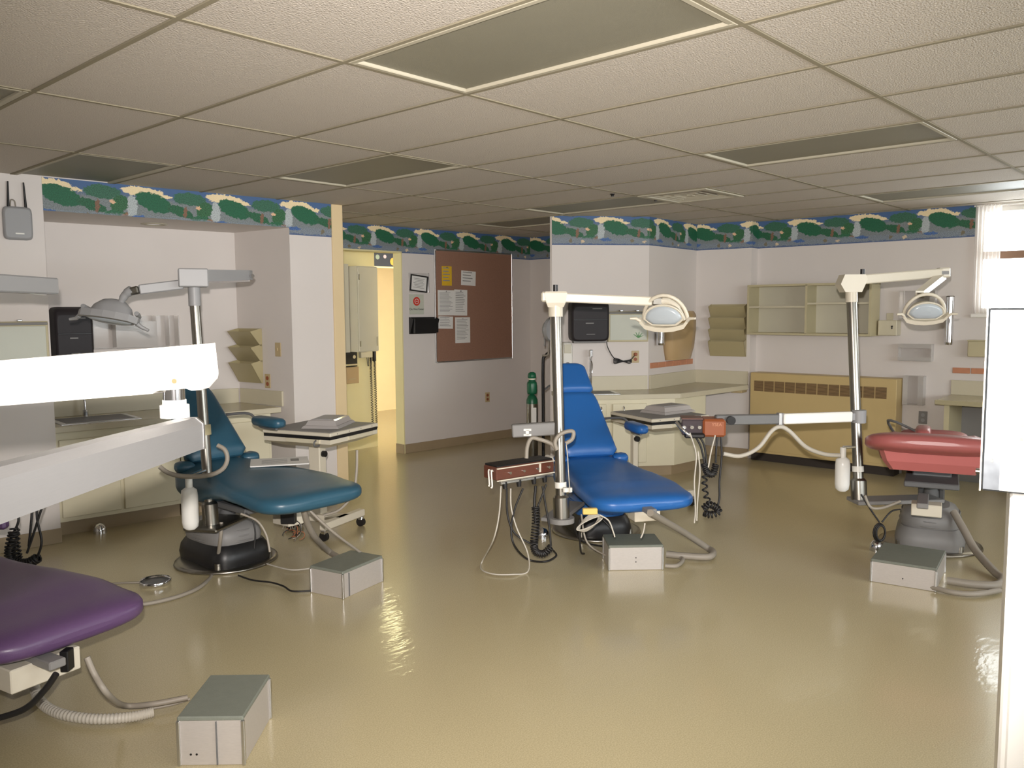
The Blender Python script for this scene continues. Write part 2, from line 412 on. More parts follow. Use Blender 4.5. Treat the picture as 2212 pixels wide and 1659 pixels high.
class WF:
    """a wall line: u along, n into the room"""
    def __init__(s, p0, p1):
        s.p = Vector((p0[0], p0[1], 0)); d = Vector((p1[0], p1[1], 0))-s.p; s.L = d.length; s.u = d.normalized()
        s.n = Vector((s.u.y, -s.u.x, 0)); s.rz = math.atan2(s.u.y, s.u.x)
    def at(s, u, z, d=0.0): return s.p + s.u*u + s.n*d + Vector((0, 0, z))
    def X(s, u=0, z=0, d=0.0):
        """local frame: x along wall, y out of the wall into the room, z up"""
        M_ = Matrix((s.u, s.n, Vector((0, 0, 1)))).transposed().to_4x4(); M_.translation = s.at(u, z, d); return M_
    def box(s, mb, u0, u1, z0, z1, d0, d1, bev=0.0):
        return mb.box(s.at((u0+u1)/2, (z0+z1)/2, (d0+d1)/2), (abs(u1-u0), abs(d1-d0), abs(z1-z0)), bev=bev, ax=(s.u, s.n, (0, 0, 1)))
def text_mesh(body, size, X, m, parent, name='lettering', depth=0.0006, align='CENTER'):
    c = bpy.data.curves.new('txt', 'FONT'); c.body = body; c.size = size; c.extrude = depth; c.align_x = align; c.align_y = 'CENTER'
    o = bpy.data.objects.new('txt', c); COL.objects.link(o)
    dg = bpy.context.evaluated_depsgraph_get()
    me = bpy.data.meshes.new_from_object(o.evaluated_get(dg)); bpy.data.objects.remove(o)
    Y = INV.get(parent, Matrix()) @ X
    me.transform(Y); me.materials.clear(); me.materials.append(MATS[m]); me.name = name
    q = bpy.data.objects.new(name, me); COL.objects.link(q); q.parent = parent
    return q
def wall_text(body, size, wf, u, z, d, m, parent, name='lettering', align='CENTER'):
    # text lies in the wall plane: reads along the wall seen from the room, n faces the viewer
    X = Matrix((wf.u, Vector((0, 0, 1)), wf.n)).transposed().to_4x4(); X.translation = wf.at(u, z, d)
    return text_mesh(body, size, X, m, parent, name, align=align)

# ================================================================== THE ROOM
LW = WF((.78, 3.47), (2.93, 3.32)); CW = WF((3.4, 4.44), (6.53, 4.27)); DW = WF((4.89, 2.576), (5.618, 1.969))
YW = WF((5.618, 1.969), (6.6, 2.02)); R1 = WF((6.6, 2.02), (6.68, 1.44)); R2 = WF((6.82, 1.44), (6.89, -.54))
RB = WF((.86, 4.22), (2.46, 4.05)); RS = WF((2.46, 4.05), (2.54, 3.347))
WIN0, WIN1, WZ0, WZ1 = 1.995, 5.65, 1.48, 2.40       # window band, along R2

b = MB(); b.box((2.2, 1.6, -0.05), (12.8, 14.6, 0.1)); struct('floor', b, 'vinyl_floor')
# --- ceiling: slab, hung grid and tiles
b = MB(); b.box((2.2, 1.6, H+0.09), (12.8, 14.6, 0.08)); ceil = struct('ceiling', b, 'grid')
LIGHTS = [(1, -1), (3, 1), (5, -1), (1, 2), (7, 1), (8, 2), (-1, 1), (9, -1)]
VENTS = [(7, 0)]
def in_room(x, y):
    if x < -4.3 or x > 7.3 or y < -5.9: return False
    if y > 3.9 and x < 3.0: return False
    if y > 4.7: return False
    return True
tb = MB(); tb.box((0, 0, 0.006), (CELL_Y*0+CELL_X-.016, CELL_Y-.016, 0.012), bev=0.004)
tile0 = None
for i in range(-7, 12):
    for k in range(-5, 4):
        x, y = (i+.5)*CELL_X, (k+.5)*CELL_Y
        if not in_room(x, y): continue
        if (i, k) in LIGHTS: continue
        if (i, k) in VENTS:
            v = MB(); v.box((x, y-CELL_X/2, H+0.006), (CELL_X-.016, CELL_X-.016, 0.012), bev=.004); o = obj('ceiling_tile', v, 'tile', ceil); continue
        if tile0 is None:
            tile0 = obj('ceiling_tile', tb, 'tile', ceil); tile0.location = (x, y, H)
        else:
            o = tile0.copy(); COL.objects.link(o); o.location = (x, y, H)
for i in range(-7, 13):
    g = MB(); g.box((i*CELL_X, -0.6, H+0.001), (0.018, 10.9, 0.010)); obj('ceiling_runner', g, 'grid', ceil)
for k in range(-5, 5):
    g = MB(); g.box((1.52, k*CELL_Y, H+0.0005), (11.6, 0.018, 0.009)); obj('ceiling_runner', g, 'grid', ceil)
g = MB(); g.box((7.5*CELL_X, .5*CELL_Y, H+0.0005), (CELL_X, .024, .009)); obj('ceiling_runner', g, 'grid', ceil)
LN = {(1, -1): 'large unlit ceiling light panel nearest the camera', (3, 1): 'unlit ceiling light panel left of centre over the teal chair end',
      (5, -1): 'unlit ceiling light panel on the right over the blue chair side', (1, 2): 'unlit ceiling light panel against the left wall by the wallpaper border',
      (7, 1): 'unlit ceiling light panel beside the square air vent', (8, 2): 'unlit ceiling light panel farthest back near the hall wall',
      (-1, 1): 'unlit ceiling light panel cut by the left edge of the view', (9, -1): 'unlit ceiling light panel nearest the window'}
for (i, k) in LIGHTS:
    x, y = (i+.5)*CELL_X, (k+.5)*CELL_Y
    t = thing('ceiling_light', LN.get((i, k), 'unlit ceiling light panel behind the camera'), 'ceiling light', (x, y, H), 0, 'recessed fluorescent ceiling panels')
    a, c = CELL_X/2-.010, CELL_Y/2-.010
    fr = MB()
    for sx in (-1, 1): fr.box((x+sx*(a-.012), y, H+.003), (.024, 2*c, .016), bev=.003)
    for sy in (-1, 1): fr.box((x, y+sy*(c-.012), H+.003), (2*a-.048, .024, .016), bev=.003)
    obj('frame', fr, 'fixture', t)
    d = MB(); d.box((x, y, H+.010), (2*a-.05, 2*c-.05, .006)); obj('diffuser', d, 'diffuser', t)
# square air diffuser with stepped cones
x, y = 7.5*CELL_X, 1.5*CELL_X
t = thing('air_vent', 'square stepped air vent in the ceiling', 'vent', (x, y, H))
fr = MB()
for q in (-1, 1):
    fr.box((x+q*.272, y, H-.004), (.05, .594, .018), bev=.003); fr.box((x, y+q*.272, H-.004), (.494, .05, .018), bev=.003)
obj('frame', fr, 'fixture', t)
for r in (.215, .155, .095):
    v = MB(); X = Matrix.Translation((x, y, 0))
    o1, o2 = r, r-.035
    sq = lambda q: [(-q, -q), (q, -q), (q, q), (-q, q)]
    rings = [[Vector((a, c, H-.006)) for a, c in sq(o1)], [Vector((a, c, H+.03)) for a, c in sq(o2)], [Vector((a, c, H+.035)) for a, c in sq(o2)], [Vector((a, c, H-.002)) for a, c in sq(o1)]]
    v.loft(rings, False, False, True, X); obj('vane', v, 'fixture', t)
v = MB(); v.box((x, y, H+.04), (.55, .55, .01)); obj('duct_plate', v, 'rust', t)
v = MB(); v.box((x, y, H), (.05, .05, .01), bev=.003); obj('hub', v, 'fixture', t)
for (px, py) in ((4.07, 1.30), (4.55, 1.22)):
    v = MB(); v.lathe([(.012, H-.02), (.014, H-.006), (.02, H-.004), (.02, H)], (px, py, 0), 10)
    solo('sprinkler_head', v, 'black', 'small dark ceiling fitting left of the air vent' if px < 4.3 else 'small dark ceiling fitting right next to the air vent', 'ceiling fitting', 'ceiling fittings')

# ------------------------------------------------------------------ walls
TH = .12
def wall(name, F, u0, u1, z0=0.0, z1=H+.05, m='wall_paint', th=TH, parent=None):
    w = MB(); F.box(w, u0, u1, z0, z1, -th, 0); return struct(name, w, m, parent)
def border(F, u0, u1, z0=2.150, z1=H, off=0.0, parent=None):
    """strip of printed wallpaper with its own UVs; 0.60 m repeat"""
    z0f = 2.150
    w = MB(); F.box(w, u0, u1, z0, z1, 0.0005, .0025)
    o = obj('wallpaper_border', w, 'wallpaper_print', parent)
    me = o.data; uv = me.uv_layers.new(name='UVMap')
    for lp in me.loops:
        co = Vector(me.vertices[lp.vertex_index].co)
        uv.data[lp.index].uv = ((co-F.p).dot(F.u)/.60+off, (co.z-z0f)/(H-z0f))
    return o
def base(name, F, u0, u1, h=.10, d=.008):
    w = MB(); F.box(w, u0, u1, 0, h, 0, d, bev=.002); struct(name, w, 'cove_base')
# left side: pier, recess with soffit, column
w = MB(); LW.box(w, -4.5, 0, 0, H+.05, -.85, 0); wl = struct('wall_left', w, 'wall_paint')
w = MB(); RB.box(w, -.2, 1.80, 0, H+.05, -.15, 0); struct('wall_recess', w, 'wall_paint')
w = MB(); w.prism([(2.54, 3.347), (2.93, 3.32), (3.03, 3.33), (3.06, 4.5), (2.46, 4.5), (2.46, 4.05)], 0, H+.05); wc = struct('wall_column', w, 'wall_paint')
w = MB(); w.prism([(.76, 3.4715), (2.54, 3.347), (2.46, 4.15), (.80, 4.3)], 2.205, H+.05); ws = struct('wall_soffit', w, 'wall_paint')
border(LW, .0, 1.765, 2.205, H, .105, ws); border(LW, 1.765, 2.155, 2.150, H, .105, wc)
w = MB(); LW.box(w, 2.150, 2.255, 0, H, -.02, .012, bev=.004); struct('trim_1', w, 'wall_tan')
# the hall wall with its doorway
DO0, DO1 = -.15, 1.175
w = MB(); CW.box(w, DO1, 3.25, 0, H+.05, -.13, 0); CW.box(w, -.5, DO1, 2.165, H+.05, -.13, 0); CW.box(w, -.5, DO0, 0, 2.165, -.13, 0)
wh = struct('wall_hall', w, 'wall_paint')
border(CW, -.4, 3.13, off=.682, parent=wh)
w = MB(); CW.box(w, DO1-.012, DO1+.0, 0, 2.165, -.135, .004); CW.box(w, DO0, DO1, 2.150, 2.165, -.135, .004); struct('trim_2', w, 'wall_yellow')
AW = WF((6.53, 4.27), (6.56, 2.5)); w = MB(); AW.box(w, -.1, 1.8, 0, H+.05, -.12, 0); wa = struct('wall_alcove', w, 'wall_paint'); border(AW, 0, 1.7, off=.1, parent=wa)
# chamfered block in the corner and the right-hand walls
w = MB(); w.prism([(4.89, 2.576), (5.618, 1.969), (6.6, 2.02), (6.68, 1.44), (6.82, 1.44), (6.95, 1.44), (6.95, 2.60), (4.89, 2.60)], 0, H+.05)
wd = struct('wall_diagonal', w, 'wall_paint')
border(DW, 0, DW.L, off=.253, parent=wd); border(YW, 0, YW.L, off=.785, parent=wd); border(R1, 0, R1.L, off=.15, parent=wd)
SW = WF((6.68, 1.44), (6.82, 1.44)); border(SW, 0, SW.L, off=.1, parent=wd)
w = MB(); R2.box(w, 0, WIN0, 0, H+.05, -.16, 0); R2.box(w, WIN0, 7.2, 0, WZ0, -.16, 0); R2.box(w, WIN0, 7.2, WZ1, H+.05, -.16, 0); R2.box(w, WIN1, 7.2, WZ0, WZ1, -.16, 0)
wr = struct('wall_right', w, 'wall_paint')
border(R2, 0, WIN0-.01, off=.415, parent=wr)
w = MB(); w.box((1.5, -5.75, .525), (11.6, .12, 1.05)); w.box((1.5, -5.75, 2.37), (11.6, .12, .20)); w.box((-2.55, -5.75, 1.66), (3.5, .12, 1.22)); w.box((6.05, -5.75, 1.66), (2.5, .12, 1.22)); struct('wall_rear', w, 'wall_paint')
w = MB(); w.box((2.0, -5.76, 1.075), (5.6, .08, .05)); w.box((2.0, -5.76, 2.245), (5.6, .08, .05)); w.box((-.775, -5.76, 1.66), (.05, .08, 1.12)); w.box((4.775, -5.76, 1.66), (.05, .08, 1.12))  # made-up window behind the camera, added to let in sky light as even fill
fill_win = struct('added_fill_window', w, 'white_metal')
for k in range(4):
    if k: obj('mullion', MB().box((-.75+k*1.375, -5.76, 1.66), (.05, .06, 1.12), bev=.004), 'white_metal', fill_win)
    obj('pane', MB().box((-.75+(k+.5)*1.375, -5.77, 1.66), (1.32, .006, 1.12)), 'window_glass', fill_win)
w = MB(); w.box((-4.06, -.9, H/2), (.12, 9.8, H+.1)); struct('wall_near', w, 'wall_paint')
base('baseboard_left', LW, -4.4, 0.004); base('baseboard_hall', CW, DO1, 3.13); base('baseboard_right', R1, .0, .586); base('baseboard_alcove', AW, .0, 1.7)
base('baseboard_column', LW, 1.77, 2.15); base('baseboard_window', R2, 1.45, 7.0)
w = MB(); CW.box(w, DO1-.02, DO1-.012, 0, .1, -.135, .006); struct('baseboard_doorway', w, 'cove_base')
# window: frame, rail, panes, sill, sheer curtain
w = MB()
R2.box(w, WIN0, WIN0+.04, WZ0, WZ1, -.12, -.06); R2.box(w, WIN0, WIN1, WZ0, WZ0+.05, -.12, -.05); R2.box(w, WIN0, WIN1, WZ1-.04, WZ1, -.12, -.06); R2.box(w, WIN1-.04, WIN1, WZ0, WZ1, -.12, -.06)
win = struct('window_1', w, 'white_metal')
for uu in (2.95, 3.85, 4.75):
    w = MB(); R2.box(w, uu-.025, uu+.025, WZ0+.05, WZ1-.04, -.115, -.065, bev=.004); obj('mullion', w, 'white_metal', win)
w = MB(); R2.box(w, WIN0+.04, WIN1-.04, 1.955, 2.02, -.115, -.065, bev=.004); obj('transom_rail', w, 'mullion', win)
ed = [WIN0+.04, 2.925, 2.975, 3.825, 3.875, 4.725, 4.775, WIN1-.04]
for q in range(4):
    for (za, zb) in ((WZ0+.05, 1.955), (2.02, WZ1-.04)):
        w = MB(); R2.box(w, ed[2*q], ed[2*q+1], za, zb, -.094, -.088); obj('pane', w, 'window_glass', win)
w = MB(); R2.box(w, WIN0-.02, WIN1+.02, WZ0-.03, WZ0+.0, -.06, .05, bev=.006); obj('window_sill', w, 'white_metal', win)
cu = MB(); n = 66; rows = []
for zz in (1.485, 1.65, 1.85, 2.05, 2.25, H-.005):
    amp = .018+.006*(H-zz); row = []
    for k in range(n+1):
        u = 1.985+.20*k/n; dd = .035+amp*math.sin(k*2*PI/9.5+.4*math.sin(k*.21)+zz*.4)
        row.append(R2.at(u, zz, dd))
    rows.append(row)
vs = [p for r in rows for p in r]; fs = []
for a in range(len(rows)-1):
    for k in range(n): fs.append((a*(n+1)+k, a*(n+1)+k+1, (a+1)*(n+1)+k+1, (a+1)*(n+1)+k))
cu.add(vs, fs, True)
ct = thing('window_curtain', 'pale sheer curtain gathered at the side of the window', 'curtain', R2.at(2.13, 1.485, .035))
obj('curtain_cloth', cu, 'sheer', ct)
w = MB(); w.tube([R2.at(1.97, H-.012, .035), R2.at(5.7, H-.012, .035)], .007); obj('curtain_rail', w, 'white_metal', ct)

# ------------------------------------------------------------------ room beyond the doorway
w = MB(); w.box((3.95, 5.06, H/2+.02), (1.50, .12, H+.04)); wp = struct('wall_passage', w, 'wall_yellow')
w = MB(); w.box((6.2, 7.70, H/2), (5.2, .12, H)); struct('wall_far', w, 'wall_orange')
w = MB(); w.box((3.24, 6.3, H/2), (.12, 2.9, H)); struct('wall_passage_left', w, 'wall_yellow')
w = MB(); w.box((8.45, 6.2, H/2), (.12, 3.4, H)); struct('wall_passage_right', w, 'wall_orange')
w = MB(); w.box((6.6, 6.06, 2.27), (3.6, .12, .36)); lt = struct('wall_lintel', w, 'wall_orange')
w = MB(); w.box((6.25, 5.997, 2.215), (2.4, .006, .21)); sb = obj('wallpaper_border', w, 'space_blue', lt)
LF = WF((5.3, 5.994), (7.3, 5.994))
for (uu, zz, rr, mm) in ((.245, 2.225, .032, 'planet_a'), (.365, 2.235, .024, 'moon'), (.50, 2.175, .05, 'planet_b'), (.72, 2.24, .03, 'planet_a')):
    w = MB(); w.cyl(LF.at(uu, zz, 0), LF.at(uu, zz, .002), rr, n=16); obj('planet', w, mm, sb)
# the passage's own ceiling lamp, lit
t = thing('passage_light', 'lit fluorescent ceiling panel in the yellow passage', 'ceiling light', (5.35, 5.35, H))
w = MB(); w.box((5.35, 5.35, H-.01), (.60, .60, .03), bev=.004); obj('housing', w, 'fixture', t)
pl = bpy.data.lights.new('passage_lamp', 'AREA'); pl.shape = 'SQUARE'; pl.size = .5; pl.energy = 26; pl.color = (1.0, .91, .50)
po2 = bpy.data.objects.new('passage_lamp', pl); COL.objects.link(po2); po2.location = (5.35, 5.35, H-.03)

# ================================================================== FIXED FURNITURE
def rbox(F, u0, u1, z0, z1, d0, d1, bev=0.0):
    q = MB(); F.box(q, u0, u1, z0, z1, d0, d1, bev); return q
def wthing(name, label, cat, F, u, z, group=None): return thing(name, label, cat, F.at(u, z, 0), F.rz, group)

# --- counter in the left recess: two cabinets under one worktop
KF = WF((.80, 3.60), (2.50, 3.44))       # front line of the recess worktop
CZ = .765
t = thing('worktop', 'beige laminate worktop with upstand in the left wall recess', 'worktop', (1.65, 3.8, CZ-.04))
q = MB(); q.prism([(.80, 3.60), (2.475, 3.443), (2.452, 4.045), (.865, 4.21)], CZ-.04, CZ); obj('top', q, 'laminate_top', t)
q = MB(); KF.box(q, .0, 1.68, CZ-.042, CZ+.001, -.001, .012, bev=.004); obj('front_edge', q, 'laminate', t)
obj('upstand', rbox(RB, .02, 1.59, CZ, CZ+.125, .002, .022, .002), 'laminate', t)
obj('side_upstand', rbox(RS, .03, .58, CZ, CZ+.125, .002, .020, .002), 'laminate', t)
q = MB(); KF.box(q, .08, .62, CZ-.005, CZ+.006, -.46, -.08, bev=.004); sk = obj('sink_rim', q, 'alu', t)
q = MB(); KF.box(q, .12, .58, CZ+.0062, CZ+.0072, -.43, -.11); obj('sink_bowl', q, 'dark_grey', sk)
q = MB(); q.cyl(KF.at(.35, CZ, -.49), KF.at(.35, CZ+.05, -.49), .02); q.tube(smooth_path([KF.at(.35, CZ+.05, -.49), KF.at(.35, CZ+.20, -.49), KF.at(.35, CZ+.26, -.42), KF.at(.35, CZ+.22, -.30)]), .011); obj('faucet', q, 'chrome', t)
def base_cab(F, u0, u1, z1, dep, label, doors, front=0.0, knob=True, pulls='side'):
    t = wthing('base_cabinet', label, 'cabinet', F, (u0+u1)/2, 0, None)
    obj('body', rbox(F, u0, u1, .10, z1, front-dep, front-.02), 'cabinet', t)
    obj('toe_kick', rbox(F, u0, u1, 0, .10, front-dep, front-.06), 'cove_base', t)
    n = doors; wd = (u1-u0-.02)/n
    for k in range(n):
        a = u0+.01+k*wd
        d = obj('door', rbox(F, a+.012, a+wd-.012, .13, z1-.05, front-.02, front, .004), 'cabinet', t)
        q = MB(); uu = a+(wd*.86 if k % 2 == 0 else wd*.14)
        F.box(q, uu-.012, uu+.012, z1-.32, z1-.17, front, front+.012, .003); obj('handle', q, 'plastic_beige', d)
    return t
base_cab(KF, .02, .86, CZ-.043, .55, 'cream sink cabinet under the recess worktop next to the left pier', 2)
base_cab(KF, .87, 1.60, CZ-.043, .52, 'cream two-door cabinet under the recess worktop beside the white column', 2)

# --- corner counter across the chamfered wall
t = thing('corner_worktop', 'beige laminate corner worktop with sink below the chamfered wall', 'worktop', (5.5, 1.8, CZ-.04))
PTS = [(4.885, 2.582), (5.618, 1.965), (6.595, 2.015), (6.675, 1.445), (6.60, 1.42), (5.45, 1.508), (4.56, 2.25)]
q = MB(); q.prism(PTS, CZ-.035, CZ); obj('top', q, 'laminate_top', t)
CF = WF((4.56, 2.25), (5.45, 1.508)); CE = WF((5.45, 1.508), (6.60, 1.42))
q = MB(); CF.box(q, 0, CF.L, CZ-.045, CZ+.001, -.002, .010, .003); obj('front_edge', q, 'laminate', t)
q = MB(); CE.box(q, 0, CE.L, CZ-.045, CZ+.001, -.002, .010, .003); obj('front_edge', q, 'laminate', t)
for F, a, c in ((DW, .02, DW.L-.012), (YW, .01, YW.L-.02), (R1, .01, R1.L-.01)):
    obj('upstand', rbox(F, a, c, CZ, CZ+.135, .001, .020, .002), 'laminate', t)
q = MB(); DW.box(q, .16, .56, CZ-.003, CZ+.006, .12, .42, .003); sk = obj('sink_rim', q, 'alu', t)
q = MB(); DW.box(q, .20, .52, CZ+.0062, CZ+.0072, .16, .38); obj('sink_bowl', q, 'dark_grey', sk)
fx = DW.at(.36, 0, .07)
q = MB(); q.cyl(fx+V(0, 0, CZ), fx+V(0, 0, CZ+.04), .022); q.tube(smooth_path([fx+V(0, 0, CZ+.03), fx+V(0, 0, CZ+.25), fx+V(0, 0, CZ+.34)]), .012); q.box(fx+V(0, 0, CZ+.36), (.035, .05, .07), rz=DW.rz, bev=.006)
q.tube([fx+V(0, 0, CZ+.30), fx+DW.n*.05+V(0, 0, CZ+.26), fx+DW.n*.055+V(0, 0, CZ+.18)], .009); obj('faucet', q, 'chrome', t)
obj('bracket', rbox(R1, .46, .57, CZ-.075, CZ-.045, .02, .18, .003), 'outlet_tan', t)
# cabinet under it: front face along the chamfer and one side face
BF = WF((4.585, 2.20), (5.415, 1.508))
t = thing('corner_cabinet', 'cream corner cabinet with two doors below the corner worktop', 'cabinet', (5.4, 1.9, 0))
q = MB(); q.prism([(4.92, 2.56), (5.60, 1.96), (5.88, 1.975), (5.90, 1.50), (5.405, 1.54), (4.60, 2.212)], .10, CZ-.036); obj('body', q, 'cabinet', t)
q = MB(); q.prism([(4.95, 2.54), (5.60, 1.97), (5.84, 1.975), (5.85, 1.56), (5.44, 1.59), (4.68, 2.215)], 0, .10); obj('toe_kick', q, 'cove_base', t)
for (a, c) in ((.05, .40), (.46, .78)):
    d = obj('door', rbox(BF, a, c, .14, CZ-.08, -.012, .010, .004), 'cabinet', t)
    q = MB(); uu = c-.05 if a < .3 else a+.10
    q.tube([BF.at(uu, .66, .01), BF.at(uu, .655, .03), BF.at(uu, .60, .033), BF.at(uu, .59, .012)], .007); obj('handle', q, 'chrome', d)

# --- second counter by the window
t = thing('window_counter', 'beige laminate counter on the wall below the window', 'worktop', R2.at(2.6, CZ-.04, .2), R2.rz)
obj('top', rbox(R2, 1.84, 4.6, CZ-.04, CZ, .002, .57, .004), 'laminate_top', t)
obj('upstand', rbox(R2, 1.84, 4.6, CZ, CZ+.13, .002, .022, .002), 'laminate', t)
obj('side_panel', rbox(R2, 1.90, 1.94, .0, CZ-.04, .02, .50), 'cab_edge', t)
obj('side_panel', rbox(R2, 2.9, 2.94, .0, CZ-.04, .02, .50), 'cab_edge', t)
obj('modesty_panel', rbox(R2, 1.94, 2.10, .0, CZ-.04, .02, .04), 'mid_grey', t)

# --- radiator cover in the step of the right wall
XF = 6.62
RF = WF((XF, 1.40), (XF+.02, -.01))
t = thing('radiator_cover', 'tan metal radiator cover with a row of square grilles along the right wall', 'radiator', (6.72, .7, 0), RF.rz)
obj('casing', rbox(RF, 0, RF.L, .085, .895, -.19, 0, .006), 'radiator', t)
obj('plinth', rbox(RF, .01, RF.L-.01, 0, .085, -.19, -.03), 'toe_dark', t)
obj('lower_lip', rbox(RF, 0, RF.L, .085, .11, 0, .008, .002), 'radiator', t)
gw = (RF.L-.12)/12
for k in range(12):
    a = .045+k*gw
    p = obj('grille', rbox(RF, a, a+gw-.010, .71, .815, .0, .003), 'grille_dark', t)
    for j in range(9):
        q = rbox(RF, a, a+gw-.010, .713+j*.0115, .719+j*.0115, .003, .006); obj('grille_bar', q, 'grille', p)

# --- open wall shelf above it
SF = WF((6.57, 1.425), (6.575, .215))
t = thing('wall_shelf', 'open cream wall shelf unit with four compartments above the radiator', 'shelf', SF.at(.6, 1.29, -.1), SF.rz)
L = SF.L; dp = -.235
obj('back_panel', rbox(SF, 0, L, 1.295, 1.765, dp, dp+.012), 'cab_grey', t)
for a in (0, L/2-.01, L-.02): obj('upright', rbox(SF, a, a+.02, 1.295, 1.765, dp, 0), 'cab_edge', t)
obj('bottom_board', rbox(SF, 0, L, 1.28, 1.30, dp, 0), 'cab_edge', t)
obj('top_board', rbox(SF, 0, L, 1.755, 1.775, dp, 0), 'cab_edge', t)
obj('shelf_board', rbox(SF, .02, L/2-.01, 1.545, 1.562, dp, -.01), 'laminate', t); obj('shelf_board', rbox(SF, L/2+.01, L-.02, 1.575, 1.592, dp, -.01), 'laminate', t)
t = thing('lock_box', 'small cream box with a keyhole fixed beside the wall shelf', 'box', R2.at(1.30, 1.28, 0), R2.rz)
obj('body', rbox(R2, 1.235, 1.40, 1.285, 1.425, .0, .14, .006), 'laminate', t)
q = MB(); q.cyl(R2.at(1.36, 1.37, .14), R2.at(1.36, 1.37, .146), .008, n=10); R2.box(q, 1.356, 1.364, 1.345, 1.37, .14, .146); obj('keyhole', q, 'black', t)
obj('bracket', rbox(R2, 1.27, 1.33, 1.425, 1.49, .0, .01, .003), 'laminate', t)

# --- passage: upper cabinet and wall devices
t = thing('passage_cabinet', 'grey-beige wall cabinet seen through the doorway', 'cabinet', (4.45, 4.9, .94))
q = MB(); q.box((4.405, 4.875, 1.56), (.27, .235, .92)); obj('body', q, 'cab_grey', t)
d = obj('door', MB().box((4.405, 4.749, 1.56), (.262, .016, .90), bev=.003), 'cab_grey', t)
for zz in (1.19, 1.90): obj('hinge', MB().box((4.285, 4.738, zz), (.018, .01, .06), bev=.002), 'chrome', d)
obj('handle', MB().cyl((4.515, 4.735, 1.16), (4.515, 4.735, 1.26), .006, n=8), 'cab_edge', d)
q = MB(); q.box((4.16, 4.94, 1.57), (.20, .10, .95)); obj('side_unit', q, 'cab_grey', t)
t = thing('wall_panel', 'black wall device with silver strip below the passage cabinet', 'wall device', (4.31, 4.99, .93))
obj('body', MB().box((4.31, 4.97, 1.02), (.17, .06, .17), bev=.006), 'black', t)
obj('strip', MB().box((4.31, 4.938, .955), (.16, .006, .018)), 'chrome', t)
obj('dial', MB().cyl((4.345, 4.94, 1.04), (4.345, 4.932, 1.04), .02, n=14), 'chrome', t)
t = thing('sharps_box', 'tan box hanging on the passage wall below the black device', 'box', (4.31, 4.99, .75))
obj('body', MB().box((4.31, 4.96, .84), (.17, .08, .18), bev=.004), 'plastic_tan', t)
obj('slot', MB().box((4.30, 4.918, .80), (.09, .004, .008)), 'plastic_beige', t)
t = thing('diagnostic_wall_set', 'wall unit with handset and two long coiled cords in the passage', 'wall device', (4.55, 4.99, .20))
obj('transformer', MB().box((4.53, 4.97, 1.055), (.16, .05, .065), bev=.004), 'laminate', t)
obj('handset', MB().box((4.645, 4.965, 1.035), (.028, .05, .12), bev=.008), 'black', t)
for k, xx in enumerate((4.585, 4.64)):
    q = MB(); q.tube(helix_path([(xx, 4.955, 1.02), (xx+.004, 4.955, .7), (xx+.012, 4.955, .22)], .011, 40, 8), .0035, 5); obj('coiled_cord', q, 'black', t)
q = MB(); q.tube(smooth_path([(4.53, 4.95, 1.03), (4.54, 4.95, .94), (4.555, 4.95, .94), (4.55, 4.95, 1.03)]), .004, 6); obj('cable', q, 'black', t)

# ================================================================== THINGS ON THE WALLS
# --- left pier: wireless box with two aerials, framed light viewer
t = wthing('wireless_box', 'grey wireless access box with two black aerials on the left pier', 'router', LW, -.155, 2.0)
q = MB(); X = LW.X(-.155, 2.11, 0)
rg = [sring((0, d, 0), (1, 0, 0), (0, 0, 1), .083*s, .105*s, 20, 7) for d, s in ((0, 1), (.022, 1), (.030, .96), (.033, .86))]
q.loft(rg, X=X); obj('body', q, 'grey_metal', t)
for uu in (-.205, -.105):
    q = MB(); q.tube([LW.at(uu, 2.20, .02), LW.at(uu+(.006 if uu < -.15 else -.006), 2.37, .02)], [.009, .005], 8); obj('aerial', q, 'black', t)
for k in range(4): obj('indicator', rbox(LW, -.092, -.087, 2.125+.012*k, 2.130+.012*k, .030, .033), 'cream_metal', t)
q = MB(); q.tube(smooth_path([LW.at(-.19, 2.21, .01), LW.at(-.185, 2.255, .01), LW.at(-.165, 2.25, .01), LW.at(-.16, 2.21, .01)]), .004, 6); obj('cable', q, 'hose_grey', t)
q = MB(); q.box(LW.at(-.15, 2.045, .034), (.05, .002, .008), ax=(LW.u, LW.n, (0, 0, 1))); obj('logo', q, 'plastic_white', t)
def viewer(F, u0, u1, z0, z1, label, sticker=None):
    t = wthing('film_viewer', label, 'viewer', F, (u0+u1)/2, z0)
    obj('housing', rbox(F, u0, u1, z0, z1, .001, .05, .004), 'cab_edge', t)
    obj('screen', rbox(F, u0+.018, u1-.016, z0+.016, z1-.03, .05, .054, .002), 'frost', t)
    q = MB(); F.box(q, u0+.005, u1-.005, z1-.024, z1-.006, .05, .062, .003); obj('film_clip', q, 'mid_grey', t)
    for k in range(2): obj('clip_spring', rbox(F, u0+(u1-u0)*(.3+.4*k), u0+(u1-u0)*(.3+.4*k)+.03, z1, z1+.012, .02, .04, .003), 'alu', t)
    return t
t = viewer(LW, -.60, -.022, 1.13, 1.487, 'framed film viewer screen with pink sticker on the left pier')
q = MB(); q.cyl(LW.at(-.41, 1.42, .054), LW.at(-.41, 1.42, .056), .05, n=20); s_ = obj('sticker', q, 'pink', t)
q = MB(); LW.box(q, -.45, -.405, 1.33, 1.37, .054, .056, .001); obj('sticker', q, 'yellow_tag', t)

